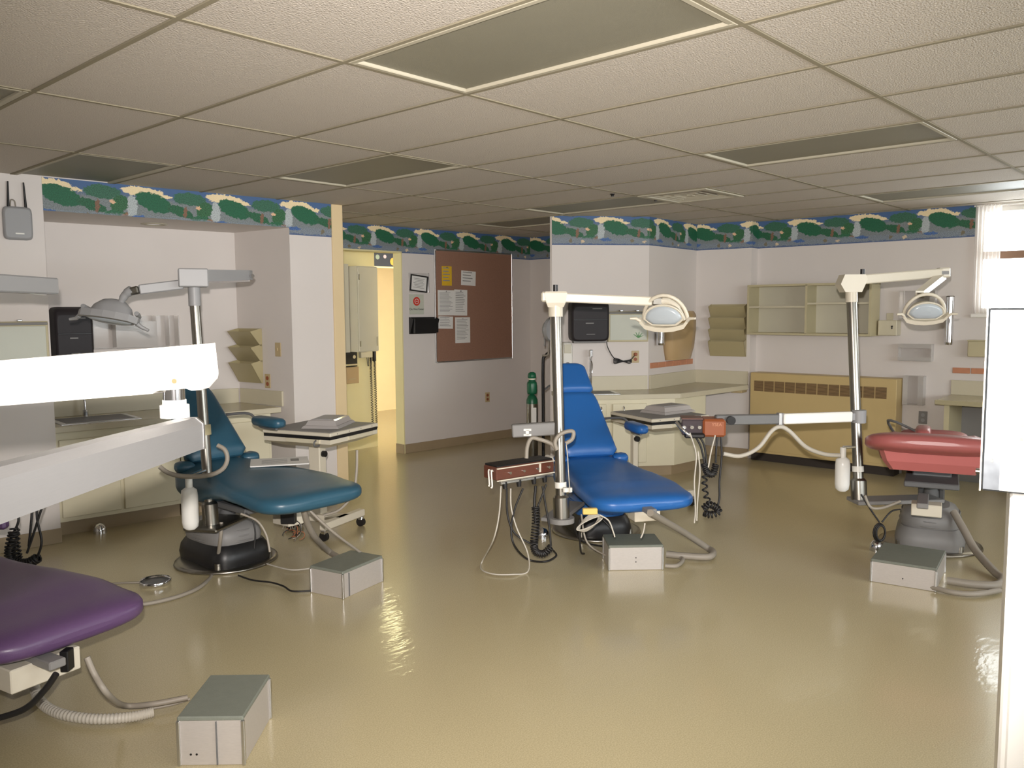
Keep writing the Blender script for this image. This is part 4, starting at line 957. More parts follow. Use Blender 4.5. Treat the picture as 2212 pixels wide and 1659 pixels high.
HOSE = {
    'teal_loop': [(1.054,1.832,0.799),(1.08,1.8,0.773),(1.085,1.787,0.719),(1.062,1.805,0.665),(1.008,1.861,0.632),(0.921,1.956,0.627),(0.861,2.024,0.646),(0.829,2.064,0.682)],
    'teal_drop': [(1.142,1.986,0.319),(1.131,1.985,0.219),(1.159,2.112,0.012),(0.971,1.891,0.012),(0.808,1.809,0.012),(0.644,1.811,0.012),(0.556,1.859,0.012),(0.481,1.935,0.012)],
    'teal_thick': [(1.325,1.415,0.458),(1.389,1.479,0.351),(1.5,1.565,0.224),(1.74,1.774,0.05),(1.686,1.544,0.05)],
    'teal_thin': [(1.345,1.391,0.447),(1.455,1.327,0.311),(1.715,1.358,0.1)],
    'teal_black': [(1.182,1.887,0.012),(1.191,1.75,0.012),(1.239,1.633,0.012),(1.25,1.524,0.012),(1.236,1.411,0.012),(1.308,1.34,0.012)],
    'teal_white': [(1.413,2.046,0.012),(1.418,1.898,0.012),(1.446,1.743,0.012),(1.534,1.682,0.012)],
    'teal_cable1': [(1.005,1.472,0.482),(1.027,1.443,0.448),(1.032,1.428,0.38),(1.023,1.427,0.295)],
    'teal_cable2': [(0.988,1.49,0.478),(1.043,1.424,0.44),(1.07,1.384,0.367),(1.077,1.365,0.277)],
    'teal_cart_line': [(1.636,1.335,0.751),(1.625,1.33,0.625),(1.603,1.339,0.507),(1.548,1.387,0.416),(1.484,1.454,0.382)],
    'blue_white': [(2.209,0.75,0.531),(2.191,0.749,0.372),(2.159,0.765,0.226),(2.315,1.01,0.012),(2.194,0.899,0.012),(2.176,0.787,0.012),(2.24,0.701,0.012),(2.341,0.664,0.012),(2.286,0.615,0.145),(2.253,0.67,0.291),(2.24,0.7,0.411),(2.246,0.708,0.517)],
    'blue_b2': [(2.231,0.724,0.517),(2.223,0.714,0.371),(2.244,0.676,0.259),(2.307,0.598,0.195)],
    'blue_b3': [(2.294,0.655,0.517),(2.253,0.684,0.398),(2.231,0.693,0.278),(2.239,0.672,0.185),(2.432,0.743,0.05),(2.466,0.634,0.05),(2.595,0.657,0.05),(2.669,0.736,0.05)],
    'blue_b4': [(2.343,0.602,0.53),(2.331,0.602,0.423),(2.328,0.591,0.317)],
    'blue_b5': [(2.385,0.557,0.54),(2.358,0.576,0.455),(2.333,0.594,0.384)],
    'blue_b6': [(2.37,0.573,0.529),(2.374,0.555,0.423),(2.38,0.533,0.303),(2.378,0.518,0.184)],
    'blue_coil': [(2.335,0.596,0.41),(2.332,0.59,0.344),(2.323,0.59,0.264),(2.313,0.592,0.198)],
    'blue_coil2': [(2.312,0.591,0.19),(2.319,0.58,0.152),(2.347,0.547,0.142),(2.378,0.518,0.179)],
    'blue_polehose': [(2.282,0.618,0.698),(2.29,0.618,0.764),(2.309,0.603,0.811),(2.339,0.569,0.805),(2.381,0.519,0.781),(2.402,0.492,0.744)],
    'blue_polering': [(2.379,0.473,0.749),(2.375,0.483,0.794),(2.393,0.468,0.833),(2.425,0.436,0.853),(2.448,0.41,0.851),(2.441,0.412,0.811),(2.415,0.438,0.786)],
    'blue_thick': [(2.693,0.051,0.396),(2.921,0.085,0.292),(3.215,0.116,0.151),(3.407,0.084,0.03),(3.35,0.011,0.03),(3.242,-0.014,0.03),(3.166,0.102,0.03),(3.126,0.208,0.03)],
    'blue_thick2': [(2.946,0.107,0.02),(2.991,0.055,0.02),(3.127,0.095,0.02),(3.157,0.178,0.02)],
    'blue_wire': [(2.385,0.411,0.787),(2.386,0.402,0.722),(2.383,0.393,0.631),(2.381,0.381,0.523)],
    'blue_cable1': [(2.34,0.146,0.436),(2.371,0.107,0.404),(2.384,0.085,0.341),(2.387,0.078,0.316)],
    'blue_cable2': [(2.502,-0.038,0.39),(2.493,-0.035,0.345),(2.481,-0.026,0.31)],
    'red_hose': [(3.309,-0.069,0.665),(3.378,-0.147,0.651),(3.453,-0.223,0.7),(3.513,-0.276,0.798),(3.551,-0.314,0.825),(3.588,-0.359,0.797),(3.646,-0.435,0.704),(3.718,-0.52,0.659),(3.784,-0.593,0.65)],
    'redc_1': [(3.137,0.032,0.789),(3.158,-0.0,0.72),(3.166,-0.022,0.623)],
    'redc_2': [(3.152,0.016,0.789),(3.172,-0.014,0.728),(3.173,-0.031,0.615)],
    'redc_coil': [(3.164,-0.02,0.618),(3.172,-0.035,0.568),(3.195,-0.062,0.557),(3.21,-0.072,0.614)],
    'redc_3': [(3.211,-0.071,0.623),(3.218,-0.069,0.705),(3.229,-0.07,0.782)],
    'redc_helix': [(3.163,-0.028,0.551),(3.157,-0.029,0.499),(3.158,-0.039,0.43),(3.171,-0.06,0.375)],
    'redc_4': [(3.242,-0.085,0.782),(3.238,-0.095,0.664),(3.218,-0.094,0.512),(3.211,-0.099,0.416),(3.197,-0.092,0.353)],
    'redc_lump': [(3.143,-0.033,0.348),(3.164,-0.052,0.375),(3.191,-0.083,0.361),(3.202,-0.099,0.333),(3.169,-0.065,0.314),(3.145,-0.038,0.326)],
    'redc_w1': [(3.049,0.013,0.815),(3.062,-0.012,0.733),(3.064,-0.024,0.665),(3.047,-0.023,0.53),(3.04,-0.036,0.367),(3.03,-0.036,0.286)],
    'redc_w2': [(3.149,-0.099,0.8),(3.126,-0.086,0.705),(3.108,-0.079,0.611)],
    'redc_w3': [(3.074,-0.029,0.706),(3.073,-0.044,0.584),(3.053,-0.043,0.421),(3.04,-0.046,0.299)],
    'red_thick': [(4.384,-1.08,0.271),(4.315,-1.167,0.168),(4.241,-1.246,0.084),(4.056,-1.387,0.03),(3.948,-1.451,0.03),(3.801,-1.451,0.03),(3.733,-1.349,0.03),(3.711,-1.229,0.03)],
    'red_thick2': [(3.57,-1.188,0.02),(3.552,-1.304,0.02),(3.608,-1.401,0.02),(3.754,-1.479,0.02)],
    'red_cord': [(3.701,-0.753,0.448),(3.731,-0.798,0.361),(3.762,-0.842,0.284)],
    'red_cord2': [(3.772,-0.852,0.284),(3.813,-0.889,0.346),(3.85,-0.929,0.359)],
    'red_cord3': [(4.458,-0.632,0.012),(4.291,-0.644,0.012),(4.086,-0.697,0.012)],
    'red_tube': [(3.715,-0.769,0.442),(3.732,-0.797,0.374),(3.777,-0.848,0.368),(3.853,-0.926,0.406)],
    'red_thin': [(4.509,-0.778,0.012),(4.299,-0.911,0.012),(4.236,-1.05,0.012),(4.328,-1.156,0.012)],
    'purple_corr': [(-0.123,1.219,0.03),(-0.169,1.011,0.03),(-0.16,0.842,0.03),(-0.091,0.694,0.03),(0.007,0.604,0.03),(0.085,0.576,0.03)],
    'purple_hose': [(-0.168,0.505,0.346),(-0.154,0.481,0.285),(-0.128,0.444,0.217),(0.016,0.671,0.05),(0.094,0.6,0.05),(0.208,0.552,0.05)],
    'purple_cord': [(-0.278,0.475,0.333),(-0.31,0.503,0.276),(-0.361,0.551,0.213),(-0.448,0.641,0.175)],
    'purple_wire': [(0.105,0.628,0.02),(0.167,0.604,0.02),(0.237,0.595,0.02)],
    'left_s1': [(0.186,2.091,0.614),(0.176,2.089,0.509),(0.157,2.091,0.37)],
    'left_s2': [(0.203,2.074,0.625),(0.195,2.068,0.509),(0.202,2.044,0.393),(0.181,2.057,0.312)],
    'left_s3': [(0.234,2.04,0.625),(0.206,2.059,0.532),(0.173,2.08,0.416),(0.148,2.096,0.335)],
    'left_s4': [(0.129,2.149,0.579),(0.131,2.136,0.498),(0.102,2.158,0.417),(0.079,2.172,0.336),(0.101,2.142,0.289)],
    'left_coil': [(0.111,2.15,0.44),(0.093,2.16,0.359),(0.094,2.151,0.301),(0.14,2.099,0.282),(0.184,2.054,0.312)],
    'left_coil2': [(0.116,2.148,0.463),(0.112,2.142,0.382),(0.115,2.13,0.312)],
}
def hose(parent, key, r, m='hose_grey', name='hose', n=8, k=6):
    q = MB(); q.tube(smooth_path(HOSE[key], k), r, n); return obj(name, q, m, parent)
def coil(parent, key, R, turns, r, m='black_rubber', name='coiled_hose'):
    q = MB(); q.tube(helix_path(HOSE[key], R, turns, 9), r, 6); return obj(name, q, m, parent)

ch_blue = chair('bright blue vinyl dental chair in the middle of the room', (3.37, .93), (-.57, -.822), .50, 'blue_vinyl', hinge=-.09, rec=46, cover='blue_vinyl_worn', casting='black', jbox=(.88, .0, .335))
ch_teal = chair('dark teal vinyl dental chair on the left with a magazine on its seat', (1.31, 2.25), (.02, -1), .625, 'teal_vinyl', hinge=-.03, rec=48, cover='mid_grey')
ch_purple = chair('purple vinyl dental chair cut by the left edge of the view', (-.36, 1.645), (.2, -.98), .50, 'purple_vinyl', hinge=.0, rec=40, cover='mid_grey', arm=False, jbox=(.93, -.09, .285), jsize=(.13, .25, .085))
ch_red = chair('red vinyl dental chair on the right with raised foot end', (4.52, -.91), (-.965, -.26), .69, 'red_vinyl', hinge=-.08, tilt=.20, ws=1.08, rec=-22, aside=-1, adz=.045, ay=.06, cover='mid_grey', casting='mid_grey', apron=True, jbox=(.60, -.02, .365))
for k_, m_ in (('teal_thick', .019), ('teal_thin', .008)): hose(ch_teal, k_, m_)
hose(ch_teal, 'teal_black', .005, 'black_rubber', 'power_cord'); hose(ch_teal, 'teal_white', .005, 'hose_white', 'water_line'); hose(ch_teal, 'teal_cable1', .004, 'black_rubber', 'cable'); hose(ch_teal, 'teal_cable2', .006, 'hose_grey', 'cable')
hose(ch_blue, 'blue_thick', .021); hose(ch_blue, 'blue_thick2', .013); hose(ch_blue, 'blue_cable1', .004, 'hose_white', 'cable'); hose(ch_blue, 'blue_cable2', .004, 'hose_white', 'cable')
hose(ch_red, 'red_thick', .023); hose(ch_red, 'red_thick2', .015); hose(ch_red, 'red_thin', .004, 'hose_white', 'cable')
hose(ch_red, 'red_cord', .005, 'black_rubber', 'power_cord'); hose(ch_red, 'red_cord2', .005, 'black_rubber', 'power_cord'); hose(ch_red, 'red_tube', .009)
q = MB(); cc = Vector((3.765, -.85, .22))
for k in range(3): q.tube([cc+CAM_R*(.026+.004*k)*math.cos(a*PI/8)+Vector((0, 0, 1))*(.045+.004*k)*math.sin(a*PI/8)+_f*.01*k for a in range(16)], .006, 6, closed=True)
obj('cord_loop', q, 'black_rubber', ch_red)
# purple chair hoses: corrugated one with its ribs
q = MB(); pth = smooth_path(HOSE['purple_corr'], 40); q.tube(pth, [.020 if i % 4 < 2 else .0172 for i in range(len(pth))], 12); obj('corrugated_hose', q, 'hose_white', ch_purple)
hose(ch_purple, 'purple_hose', .011); hose(ch_purple, 'purple_cord', .011, 'black_rubber', 'power_cord'); hose(ch_purple, 'purple_wire', .006, 'hose_grey')
q = MB(); q.box((-.195, .615, .315), (.03, .045, .075), rz=-.83, bev=.003); obj('power_socket', q, 'black', ch_purple)
# white cable bundle and yellow tag under the blue seat
q = MB(); bc = Vector((2.55, .37, .31))
for k in range(6):
    q.tube([bc+CAM_R*(.075-.004*k)*math.cos(a*PI/10)+Vector((0, 0, 1))*((.022+.004*k)*math.sin(a*PI/10)+.035*math.cos(a*PI/10))+_f*.006*k for a in range(20)], .004, 6, closed=True)
obj('cable_bundle', q, 'hose_white', ch_blue)
q = MB(); q.box((2.54, .36, .385), (.085, .03, .035), rz=-.8, bev=.004); obj('yellow_plug', q, 'yellow_tag', ch_blue)

# loose cables under the blue and teal seats
for k, (a, b_, c_) in enumerate((((2.62, .50, .30), (2.66, .52, .10), (2.80, .60, .03)), ((2.72, .56, .30), (2.70, .50, .14), (2.84, .44, .03)), ((2.80, .52, .31), (2.86, .42, .18), (2.92, .52, .05)), ((2.66, .58, .30), (2.78, .62, .12), (2.98, .58, .04)))):
    q = MB(); q.tube(smooth_path([a, b_, c_]), .006, 6); obj('cable', q, 'black_rubber' if k != 1 else 'hose_grey', ch_blue)
rw = random.Random(3)
for k in range(9):
    c_ = Vector((1.66+rw.uniform(-.03, .03), 2.04+rw.uniform(-.03, .03), .14+rw.uniform(-.03, .05))); r_ = rw.uniform(.03, .06); a1, a2 = rw.uniform(0, 3), rw.uniform(.4, 1.2)
    q = MB(); q.tube([c_+Vector((math.cos(a*PI/8)*r_*math.cos(a1), math.cos(a*PI/8)*r_*math.sin(a1), math.sin(a*PI/8)*r_*a2)) for a in range(13)], .003, 5); obj('loose_wire', q, ('rust', 'black_rubber', 'hose_grey')[k % 3], ch_teal)
q = MB(); q.box((1.60, 2.00, .27), (.05, .09, .10), rz=.7, bev=.004); obj('socket_block', q, 'black', ch_teal)
q = MB(); q.box((1.66, 2.10, .24), (.12, .16, .10), rz=.1, bev=.004); obj('relay_box', q, 'cream_metal', ch_teal)

# foot control boxes on the floor
def floor_box(label, c, size, rz, seam=None, top='box_top', holes=()):
    t = thing('floor_junction_box', label, 'floor box', (c[0], c[1], 0), rz, 'metal floor boxes beside the chairs')
    a, b_, h = size
    q = MB(); q.box((0, 0, h/2-.004), (a-.006, b_-.006, h-.008), bev=.003); obj('case', q, 'alu_face', t, True)
    q = MB(); q.box((0, 0, h-.006), (a, b_, .016), bev=.004); obj('lid', q, top, t, True)
    for sx in (-1, 1):
        for sy in (-1, 1):
            q = MB(); q.box((sx*(a/2-.003), sy*(b_/2-.003), (h-.012)/2), (.012, .012, h-.014), bev=.002); obj('corner_strip', q, 'alu', t, True)
    if seam is not None:
        q = MB(); q.box((seam, -b_/2+.001, h/2-.006), (.004, .008, h-.02)); obj('seam', q, 'dark_grey', t, True)
    for (hx, hz_) in holes:
        q = MB(); q.cyl((hx, -b_/2+.004, hz_), (hx, -b_/2+.002, hz_), .004, n=8); obj('screw_hole', q, 'black', t, True)
    return t
floor_box('near silver floor box with grey lid beside the purple chair', (.19, .22), (.225, .33, .172), -.82, .02, holes=((-.07, .04), (-.05, .04)))
floor_box('silver floor box seen on its corner beside the teal chair', (1.50, 1.27), (.34, .235, .15), .22, -.12)
floor_box('silver floor box in front of the blue chair', (2.90, .31), (.325, .25, .15), -.80, holes=((0, .05), (0, .075)))
floor_box('silver floor box in front of the red chair', (3.73, -1.02), (.335, .40, .13), -1.42, holes=((0, .045),))
# round foot pedals
def pedal(label, c, r, h, ring=False):
    t = thing('foot_pedal', label, 'foot pedal', (c[0], c[1], 0), 0, 'chrome foot pedals')
    q = MB()
    if ring: q.lathe([(r*.9, 0), (r, .012), (r, .03), (r*.96, .034), (r*.90, .022)], (0, 0, 0), 28)
    else: q.lathe([(r, 0), (r, .02), (r*.9, .045), (r*.55, .065), (r*.1, .072)], (0, 0, 0), 28)
    obj('rim', q, 'chrome', t, True)
    q = MB(); q.lathe([(r*.88, .002), (r*.88, .024), (r*.4, .026)], (0, 0, 0), 24)
    obj('plate' if ring else 'base_ring', q, 'dark_grey' if ring else 'black', t, True)
    return t
pd1 = pedal('flat round chrome-rimmed foot pedal behind the purple chair', (.80, 2.12), .085, .03, True)
q = MB(); q.tube(smooth_path([(.72, 2.14, .03), (.66, 2.2, .03), (.6, 2.3, .015)]), .006, 6); obj('cable', q, 'hose_grey', pd1)
pedal('domed chrome foot pedal left of the blue chair base', (2.99, 1.10), .045, .07)
pedal('small chrome foot pedal by the cabinet at the left', (1.05, 3.52), .045, .07)
pedal('small chrome foot pedal beside the red chair cord', (4.15, -.70), .04, .05)

# ================================================================== LAMPS ON POSTS
def frame(o, fwd, up=(0, 0, 1)):
    """matrix with y = fwd, z ~ up, x = right of someone facing the lens"""
    f = Vector(fwd).normalized(); x = f.cross(Vector(up)).normalized(); z = x.cross(f)
    M_ = Matrix((x, f, z)).transposed().to_4x4(); M_.translation = Vector(o); return M_
def lamp_head(t, X, m, s=1.0, bar=True, pivot=None):
    """reflector lamp head: y = way the light faces"""
    S = X @ Matrix.Scale(s, 4)
    q = MB()
    def out(w, h, y, dz=0):
        # D-shaped outline: arched top, flat bottom with cut corners
        pts = [(math.cos(PI*k/18), -.13+math.sin(PI*k/18)*1.13) for k in range(19)]
        pts += [(-.83, -.38), (-.62, -.62), (-.2, -.64), (.2, -.64), (.62, -.62), (.83, -.38)]
        return [Vector((px*w, y, pz*h+dz)) for px, pz in pts]
    q.loft([out(.02, .015, -.085), out(.06, .04, -.075), (out(.095, .062, -.045)), out(.115, .075, 0), out(.12, .078, .02)], X=S); hd = obj('reflector_shell', q, m, t)
    q = MB(); q.tube(out(.12, .078, .02), .006, 6, closed=True, X=S); obj('rim', q, m, hd)
    q = MB(); q.loft([out(.112, .070, .018), out(.108, .066, .030), out(.085, .05, .036), out(.03, .02, .039)], X=S); obj('lens_shield', q, 'lens', hd)
    if bar:
        q = MB(); q.loft([[Vector((x, y+.0, z+dz)) for y, dz in ((.0, -.014), (.035, -.014), (.035, .014), (.0, .014))] for x, y, z in ((-.150, .015, -.015), (-.12, .015, -.055), (-.06, .015, -.072), (0, .015, -.078), (.06, .015, -.074), (.12, .015, -.058), (.150, .015, -.018))], smooth=False, X=S); obj('handle_bar', q, m, hd)
    for sx in (-1, 1):
        q = MB(); q.tube([S @ Vector(p) for p in ((sx*.145, .03, -.02), (sx*.165, .04, .0), (sx*.20, .05, .004))], [.011*s, .010*s, .007*s], 8); obj('grip', q, m, hd)
    q = MB(); arc = [S @ Vector((.135*math.cos(a), -.02, .155*math.sin(a)-.03)) for a in [PI*k/14 for k in range(0, 15)]]
    q.tube(arc, .012*s, 8); obj('yoke', q, m, t)
    return hd
def post(t, p0, p1, r=.029, sleeve=True, m='steel'):
    p0, p1 = Vector(p0), Vector(p1); d = (p1-p0).normalized()
    q = MB(); q.cyl(p0, p1, r, n=24); obj('pole', q, m, t)
    if sleeve:
        q = MB(); q.cyl(p0-d*.02, p0+d*.10, r*1.55, n=24); q.cyl(p0+d*.10, p0+d*.115, r*1.55, r*1.2, n=24); obj('sleeve', q, 'steel', t)
        q = MB(); q.cyl(p0+d*.155, p0+d*.19, r*1.12, n=20); obj('tape_band', q, 'plastic_white', t)

# --- blue chair's lamp
t = thing('dental_light', 'cream dental lamp on a steel post in front of the blue chair', 'dental lamp', (2.47, .515, .30), 0, 'dental lamps on steel posts')
post(t, (2.463, .508, .355), (2.522, .597, 1.52), .0305)
q = MB(); q.beam((2.42, .55, .322), (2.86, .72, .322), .13, .022, .004); q.cyl((2.463, .508, .311), (2.463, .508, .340), .075, n=24); obj('mounting_plate', q, 'mid_grey', t)
q = MB(); q.cyl((2.522, .597, 1.50), (2.523, .598, 1.565), .042, n=24); obj('collar', q, 'cream_metal', t)
RX = Vector((.672, -.74, 0)); FX = Vector((.74, .672, 0)); ZX = Vector((0, 0, 1))
c0 = Vector((2.524, .60, 1.60))
q = MB(); q.loft([[c0+RX*x+FX*y+ZX*z for x, y in ((-w, -d_), (w, -d_), (w, d_), (-w, d_))] for z, w, d_ in ((-.045, .045, .04), (-.02, .055, .05), (.035, .065, .055), (.045, .06, .05))], smooth=False); obj('head_block', q, 'cream_metal', t)
q = MB(); q.cyl(c0+ZX*.045, c0+ZX*.085, .014, n=12); obj('top_knob', q, 'black', t)
pa, pb = c0-RX*.075+ZX*.015, c0+RX*.555-ZX*.015-FX*.03
q = MB(); q.beam(pa, pb, .045, .052, .006); obj('arm', q, 'cream_metal', t)
q = MB(); q.beam(pa-RX*.008, pa+RX*.05, .056, .058, .008); obj('arm_end', q, 'cream_metal', t)
q = MB(); q.beam(pb, pb+RX*.06, .04, .046, .006); obj('knuckle', q, 'steel', t)
hc = pb+RX*.065-ZX*.085-FX*.04
q = MB(); q.tube(smooth_path([pb+RX*.05, pb+RX*.09+ZX*.0, pb+RX*.145-ZX*.035, pb+RX*.185-ZX*.11]), [.024]*7+[.020]*6+[.016]*6, 10); obj('fork_arm', q, 'cream_metal', t)
lamp_head(t, frame(hc, -FX*.72-RX*.35-ZX*.30), 'cream_metal', .95)
hose(t, 'blue_wire', .003, 'hose_white', 'wire')
q = MB(); q.cyl(Vector((2.44, .46, .50)), Vector((2.44, .46, .525)), .016, n=12); q.cyl(Vector((2.455, .44, .50)), Vector((2.455, .44, .525)), .014, n=12); obj('connector', q, 'plastic_white', t)

# --- teal chair's lamp
t = thing('dental_light', 'grey dental lamp on a steel post beside the teal chair', 'dental lamp', (1.10, 2.05, .28), 0, 'dental lamps on steel posts')
post(t, (1.095, 2.02, .33), (1.098, 2.115, 1.60), .029)
q = MB(); q.box((1.15, 2.06, .30), (.34, .22, .024), rz=.5, bev=.008); obj('mounting_plate', q, 'steel', t)
q = MB(); q.cyl((1.098, 2.115, 1.575), (1.10, 2.12, 1.68), .034, n=24); obj('collar', q, 'grey_metal', t)
q = MB(); q.cyl((1.096, 2.06, .83), (1.096, 2.065, .89), .040, n=20); obj('clamp', q, 'plastic_beige', t)
c0 = Vector((1.101, 2.129, 1.735))
q = MB(); q.box(c0, (.16, .16, .105), ax=(RX*.92+FX*.38, FX*.92-RX*.38, ZX), bev=.006); obj('head_block', q, 'grey_metal', t)
q = MB(); q.loft([[p+FX*a+ZX*b_ for a, b_ in ((-.03, -hh), (.03, -hh), (.03, hh), (-.03, hh))] for p, hh in ((c0+RX*.05+ZX*.01, .038), (Vector((1.60, 2.345, 1.772)), .030))], smooth=False); obj('spring_arm', q, 'grey_metal', t)
q = MB(); q.beam(Vector((1.16, 2.10, 1.71)), Vector((1.57, 2.32, 1.735)), .012, .010); obj('spring_rod', q, 'chrome', t)
q = MB(); q.cyl(Vector((1.585, 2.32, 1.765)), Vector((1.585, 2.30, 1.765)), .012, n=12); obj('arm_screw', q, 'chrome', t)
pe = Vector((.845, 2.26, 1.668))
q = MB(); q.beam(c0-RX*.06-ZX*.035, pe, .045, .056, .006); obj('arm', q, 'grey_metal', t)
q = MB(); q.beam(pe, pe-RX*.05-ZX*.012, .035, .045, .008); obj('knuckle', q, 'steel', t)
hc = Vector((.73, 2.37, 1.525))
q = MB(); q.tube(smooth_path([pe-RX*.04, pe-RX*.08-ZX*.03, pe-RX*.11-ZX*.08]), [.026]*5+[.022]*4+[.018]*4, 10); obj('fork_arm', q, 'grey_metal', t)
lamp_head(t, frame(hc, -ZX*.93-FX*.30-RX*.14, FX), 'grey_metal', 1.12)
# water bottle and hose loop on that post
hose(t, 'teal_loop', .013); hose(t, 'teal_drop', .011)
def bottle(label, top, r=.045, h=.23, arm_to=None):
    b_ = thing('water_bottle', label, 'bottle', (top[0], top[1], top[2]-h-.07), 0, 'white water bottles hung on the posts')
    x, y, z = top
    q = MB(); q.lathe([(r*.55, z-h-.065), (r*.9, z-h-.05), (r, z-h-.02), (r, z-.11), (r*.92, z-.075), (r*.5, z-.06)], (x, y, 0), 22); obj('body', q, 'bottle', b_)
    q = MB(); q.lathe([(r*.42, z-.066), (r*.42, z), (r*.36, z+.004)], (x, y, 0), 16); obj('neck_cap', q, 'plastic_white', b_)
    q = MB(); q.beam((x, y, z+.004), arm_to, .03, .014, .003); obj('hanger', q, 'chrome', b_)
    return b_
bottle('white water bottle hanging on the post of the teal chair', (.955, 1.985, .615), .046, .235, (1.07, 2.02, .635))

# --- red chair's lamp
t = thing('dental_light', 'cream dental lamp on a steel post left of the red chair', 'dental lamp', (4.05, -.62, .30), 0, 'dental lamps on steel posts')
post(t, (4.03, -.625, .36), (4.145, -.50, 1.60), .031)
q = MB(); q.beam((3.99, -.60, .335), (4.40, -.98, .335), .16, .024, .004); obj('mounting_plate', q, 'mid_grey', t)
q = MB(); q.cyl((4.143, -.502, 1.575), (4.147, -.497, 1.66), .036, n=24); obj('collar', q, 'cream_metal', t)
c0 = Vector((4.155, -.492, 1.70))
q = MB(); q.loft([[c0+RX*x+ZX*z+FX*y for x, z in ((-.085, -.01), (-.055, -.06), (.05, -.06), (.085, .02), (.07, .05), (-.06, .05))] for y in (-.05, .05)], smooth=False); obj('head_block', q, 'cream_metal', t)
q = MB(); q.cyl(c0+RX*.07+ZX*.05, c0+RX*.07+ZX*.085, .014, n=12); obj('top_knob', q, 'black', t)
pe = Vector((4.735, -.865, 1.765))
q = MB(); q.beam(c0+RX*.07+ZX*.02, pe, .05, .060, .006); obj('arm', q, 'cream_metal', t)
q = MB(); q.beam(pe-RX*.03, pe+RX*.045+ZX*.003, .056, .066, .008); obj('arm_end', q, 'cream_metal', t)
q = MB(); q.beam(pe-RX*.02-FX*.029, pe+RX*.03-FX*.029, .004, .022); obj('end_slot', q, 'mid_grey', t)
kn = Vector((4.35, -.845, 1.615))
q = MB(); q.loft([[p+RX*a+ZX*b_ for a, b_ in ((-w, -w*.7), (w, -w*.7), (w, w*.7), (-w, w*.7))] for p, w in ((pe-ZX*.02, .03), (kn+ZX*.01, .026))], smooth=False); obj('lower_arm', q, 'cream_metal', t)
q = MB(); q.cyl(kn-RX*.02, kn+RX*.025, .018, n=14); obj('knuckle', q, 'steel', t)
hc = Vector((4.335, -.885, 1.515))
lamp_head(t, frame(hc, -FX*.88-RX*.15-ZX*.42), 'cream_metal', .88)
b_ = bottle('white water bottle hanging on the post of the red chair', (3.985, -.535, .665), .045, .21, (4.05, -.60, .67))

# --- purple chair's lamp: only one arm reaches into view
t = thing('dental_light', 'grey dental lamp arm of the purple chair at the left edge', 'dental lamp', (-.66, .80, 0), 0, 'dental lamps on steel posts')
post(t, (-.66, .80, .12), (-.66, .80, 1.60), .029)
q = MB(); q.cyl((-.66, .80, 0), (-.66, .80, .11), .09, .06, n=24); obj('post_foot', q, 'dark_grey', t)
q = MB(); q.box((-.66, .80, 1.68), (.16, .16, .13), rz=.7, bev=.006); obj('head_block', q, 'grey_metal', t)
pa, pb = Vector((-.60, .86, 1.66)), Vector((.105, 1.425, 1.655))
q = MB(); q.beam(pa, pb, .06, .070, .006); obj('arm', q, 'grey_metal', t)
dv = (pb-pa).normalized()
for zz in (.022, -.022):
    q = MB(); q.cyl(pb-dv*.02+ZX*zz-FX*.03, pb-dv*.02+ZX*zz-FX*.036, .009, n=12); obj('arm_screw', q, 'chrome', t)
q = MB(); q.beam(pb-dv*.045-FX*.031, pb+dv*.001-FX*.031, .004, .02); obj('end_slot', q, 'dark_grey', t)
q = MB(); q.beam(pb-dv*.06-ZX*.03, pb-dv*.22+ZX*.0-ZX*.0-FX*.02-ZX*.02, .02, .02); obj('spring_rod', q, 'chrome', t)

# ================================================================== INSTRUMENT ARMS AND CONSOLES
# --- foreground arm pair at the left, nearest to the camera
t = thing('instrument_stand', 'white and brushed metal jointed stand close to the camera at the left', 'instrument stand', (-1.22, -.13, 0))
q = MB(); q.cyl((-1.22, -.13, 0), (-1.22, -.13, 1.50), .035, n=24); obj('post', q, 'steel', t)
q = MB(); q.cyl((-1.22, -.13, 0), (-1.22, -.13, .03), .17, n=32); obj('post_foot', q, 'dark_grey', t)
pr, pl_ = Vector((-.450, -.979, 1.437)), Vector((-1.20, -.16, 1.355))
d = (pr-pl_).normalized(); sd = Vector((-d.y, d.x, 0)).normalized(); up = d.cross(sd); up = up if up.z > 0 else -up
def arm_ring(p, h, w, ch): return [p+sd*a+up*b_ for a, b_ in ((-w, .043), (w, .043), (w, -h+ch), (w-ch, -h), (-w+ch, -h), (-w, -h+ch))]
q = MB(); q.loft([arm_ring(pl_, .043, .032, .009), arm_ring(pr-d*.11, .043, .032, .009)], smooth=False)
q.loft([arm_ring(pr-d*.11, .043, .032, .009), arm_ring(pr-d*.10, .038, .032, .006), arm_ring(pr-d*.045, .038, .032, .006), arm_ring(pr-d*.035, .043, .032, .009), arm_ring(pr-d*.018, .043, .032, .009), arm_ring(pr, .026, .032, .009)], smooth=False); obj('upper_arm', q, 'white_metal', t)
q = MB(); q.box(pr-d*.012, (.002, .0645, .06), ax=(d, sd, up)); obj('end_seam', q, 'white_metal', t)
q = MB(); q.cyl(pr-d*.062-sd*.033-up*.022, pr-d*.062-sd*.031-up*.022, .005, n=12); q.cyl(pr-d*.062+sd*.033-up*.022, pr-d*.062+sd*.031-up*.022, .005, n=12); obj('grub_screw', q, 'rust', t)
pin = pr-d*.075
q = MB(); q.cyl(pin-ZX*.03, pin-ZX*.092, .020, n=24); obj('pivot_pin', q, 'chrome', t)
q = MB(); q.cyl(Vector((pin.x, pin.y, 1.362)), Vector((pin.x, pin.y, 1.338)), .027, n=24); q.cyl(Vector((pin.x, pin.y, 1.372)), Vector((pin.x, pin.y, 1.36)), .022, n=24); obj('pivot_collar', q, 'white_metal', t)
a0, a1 = Vector((-.483, -.945, 1.307)), Vector((-1.02, -1.385, 1.318))
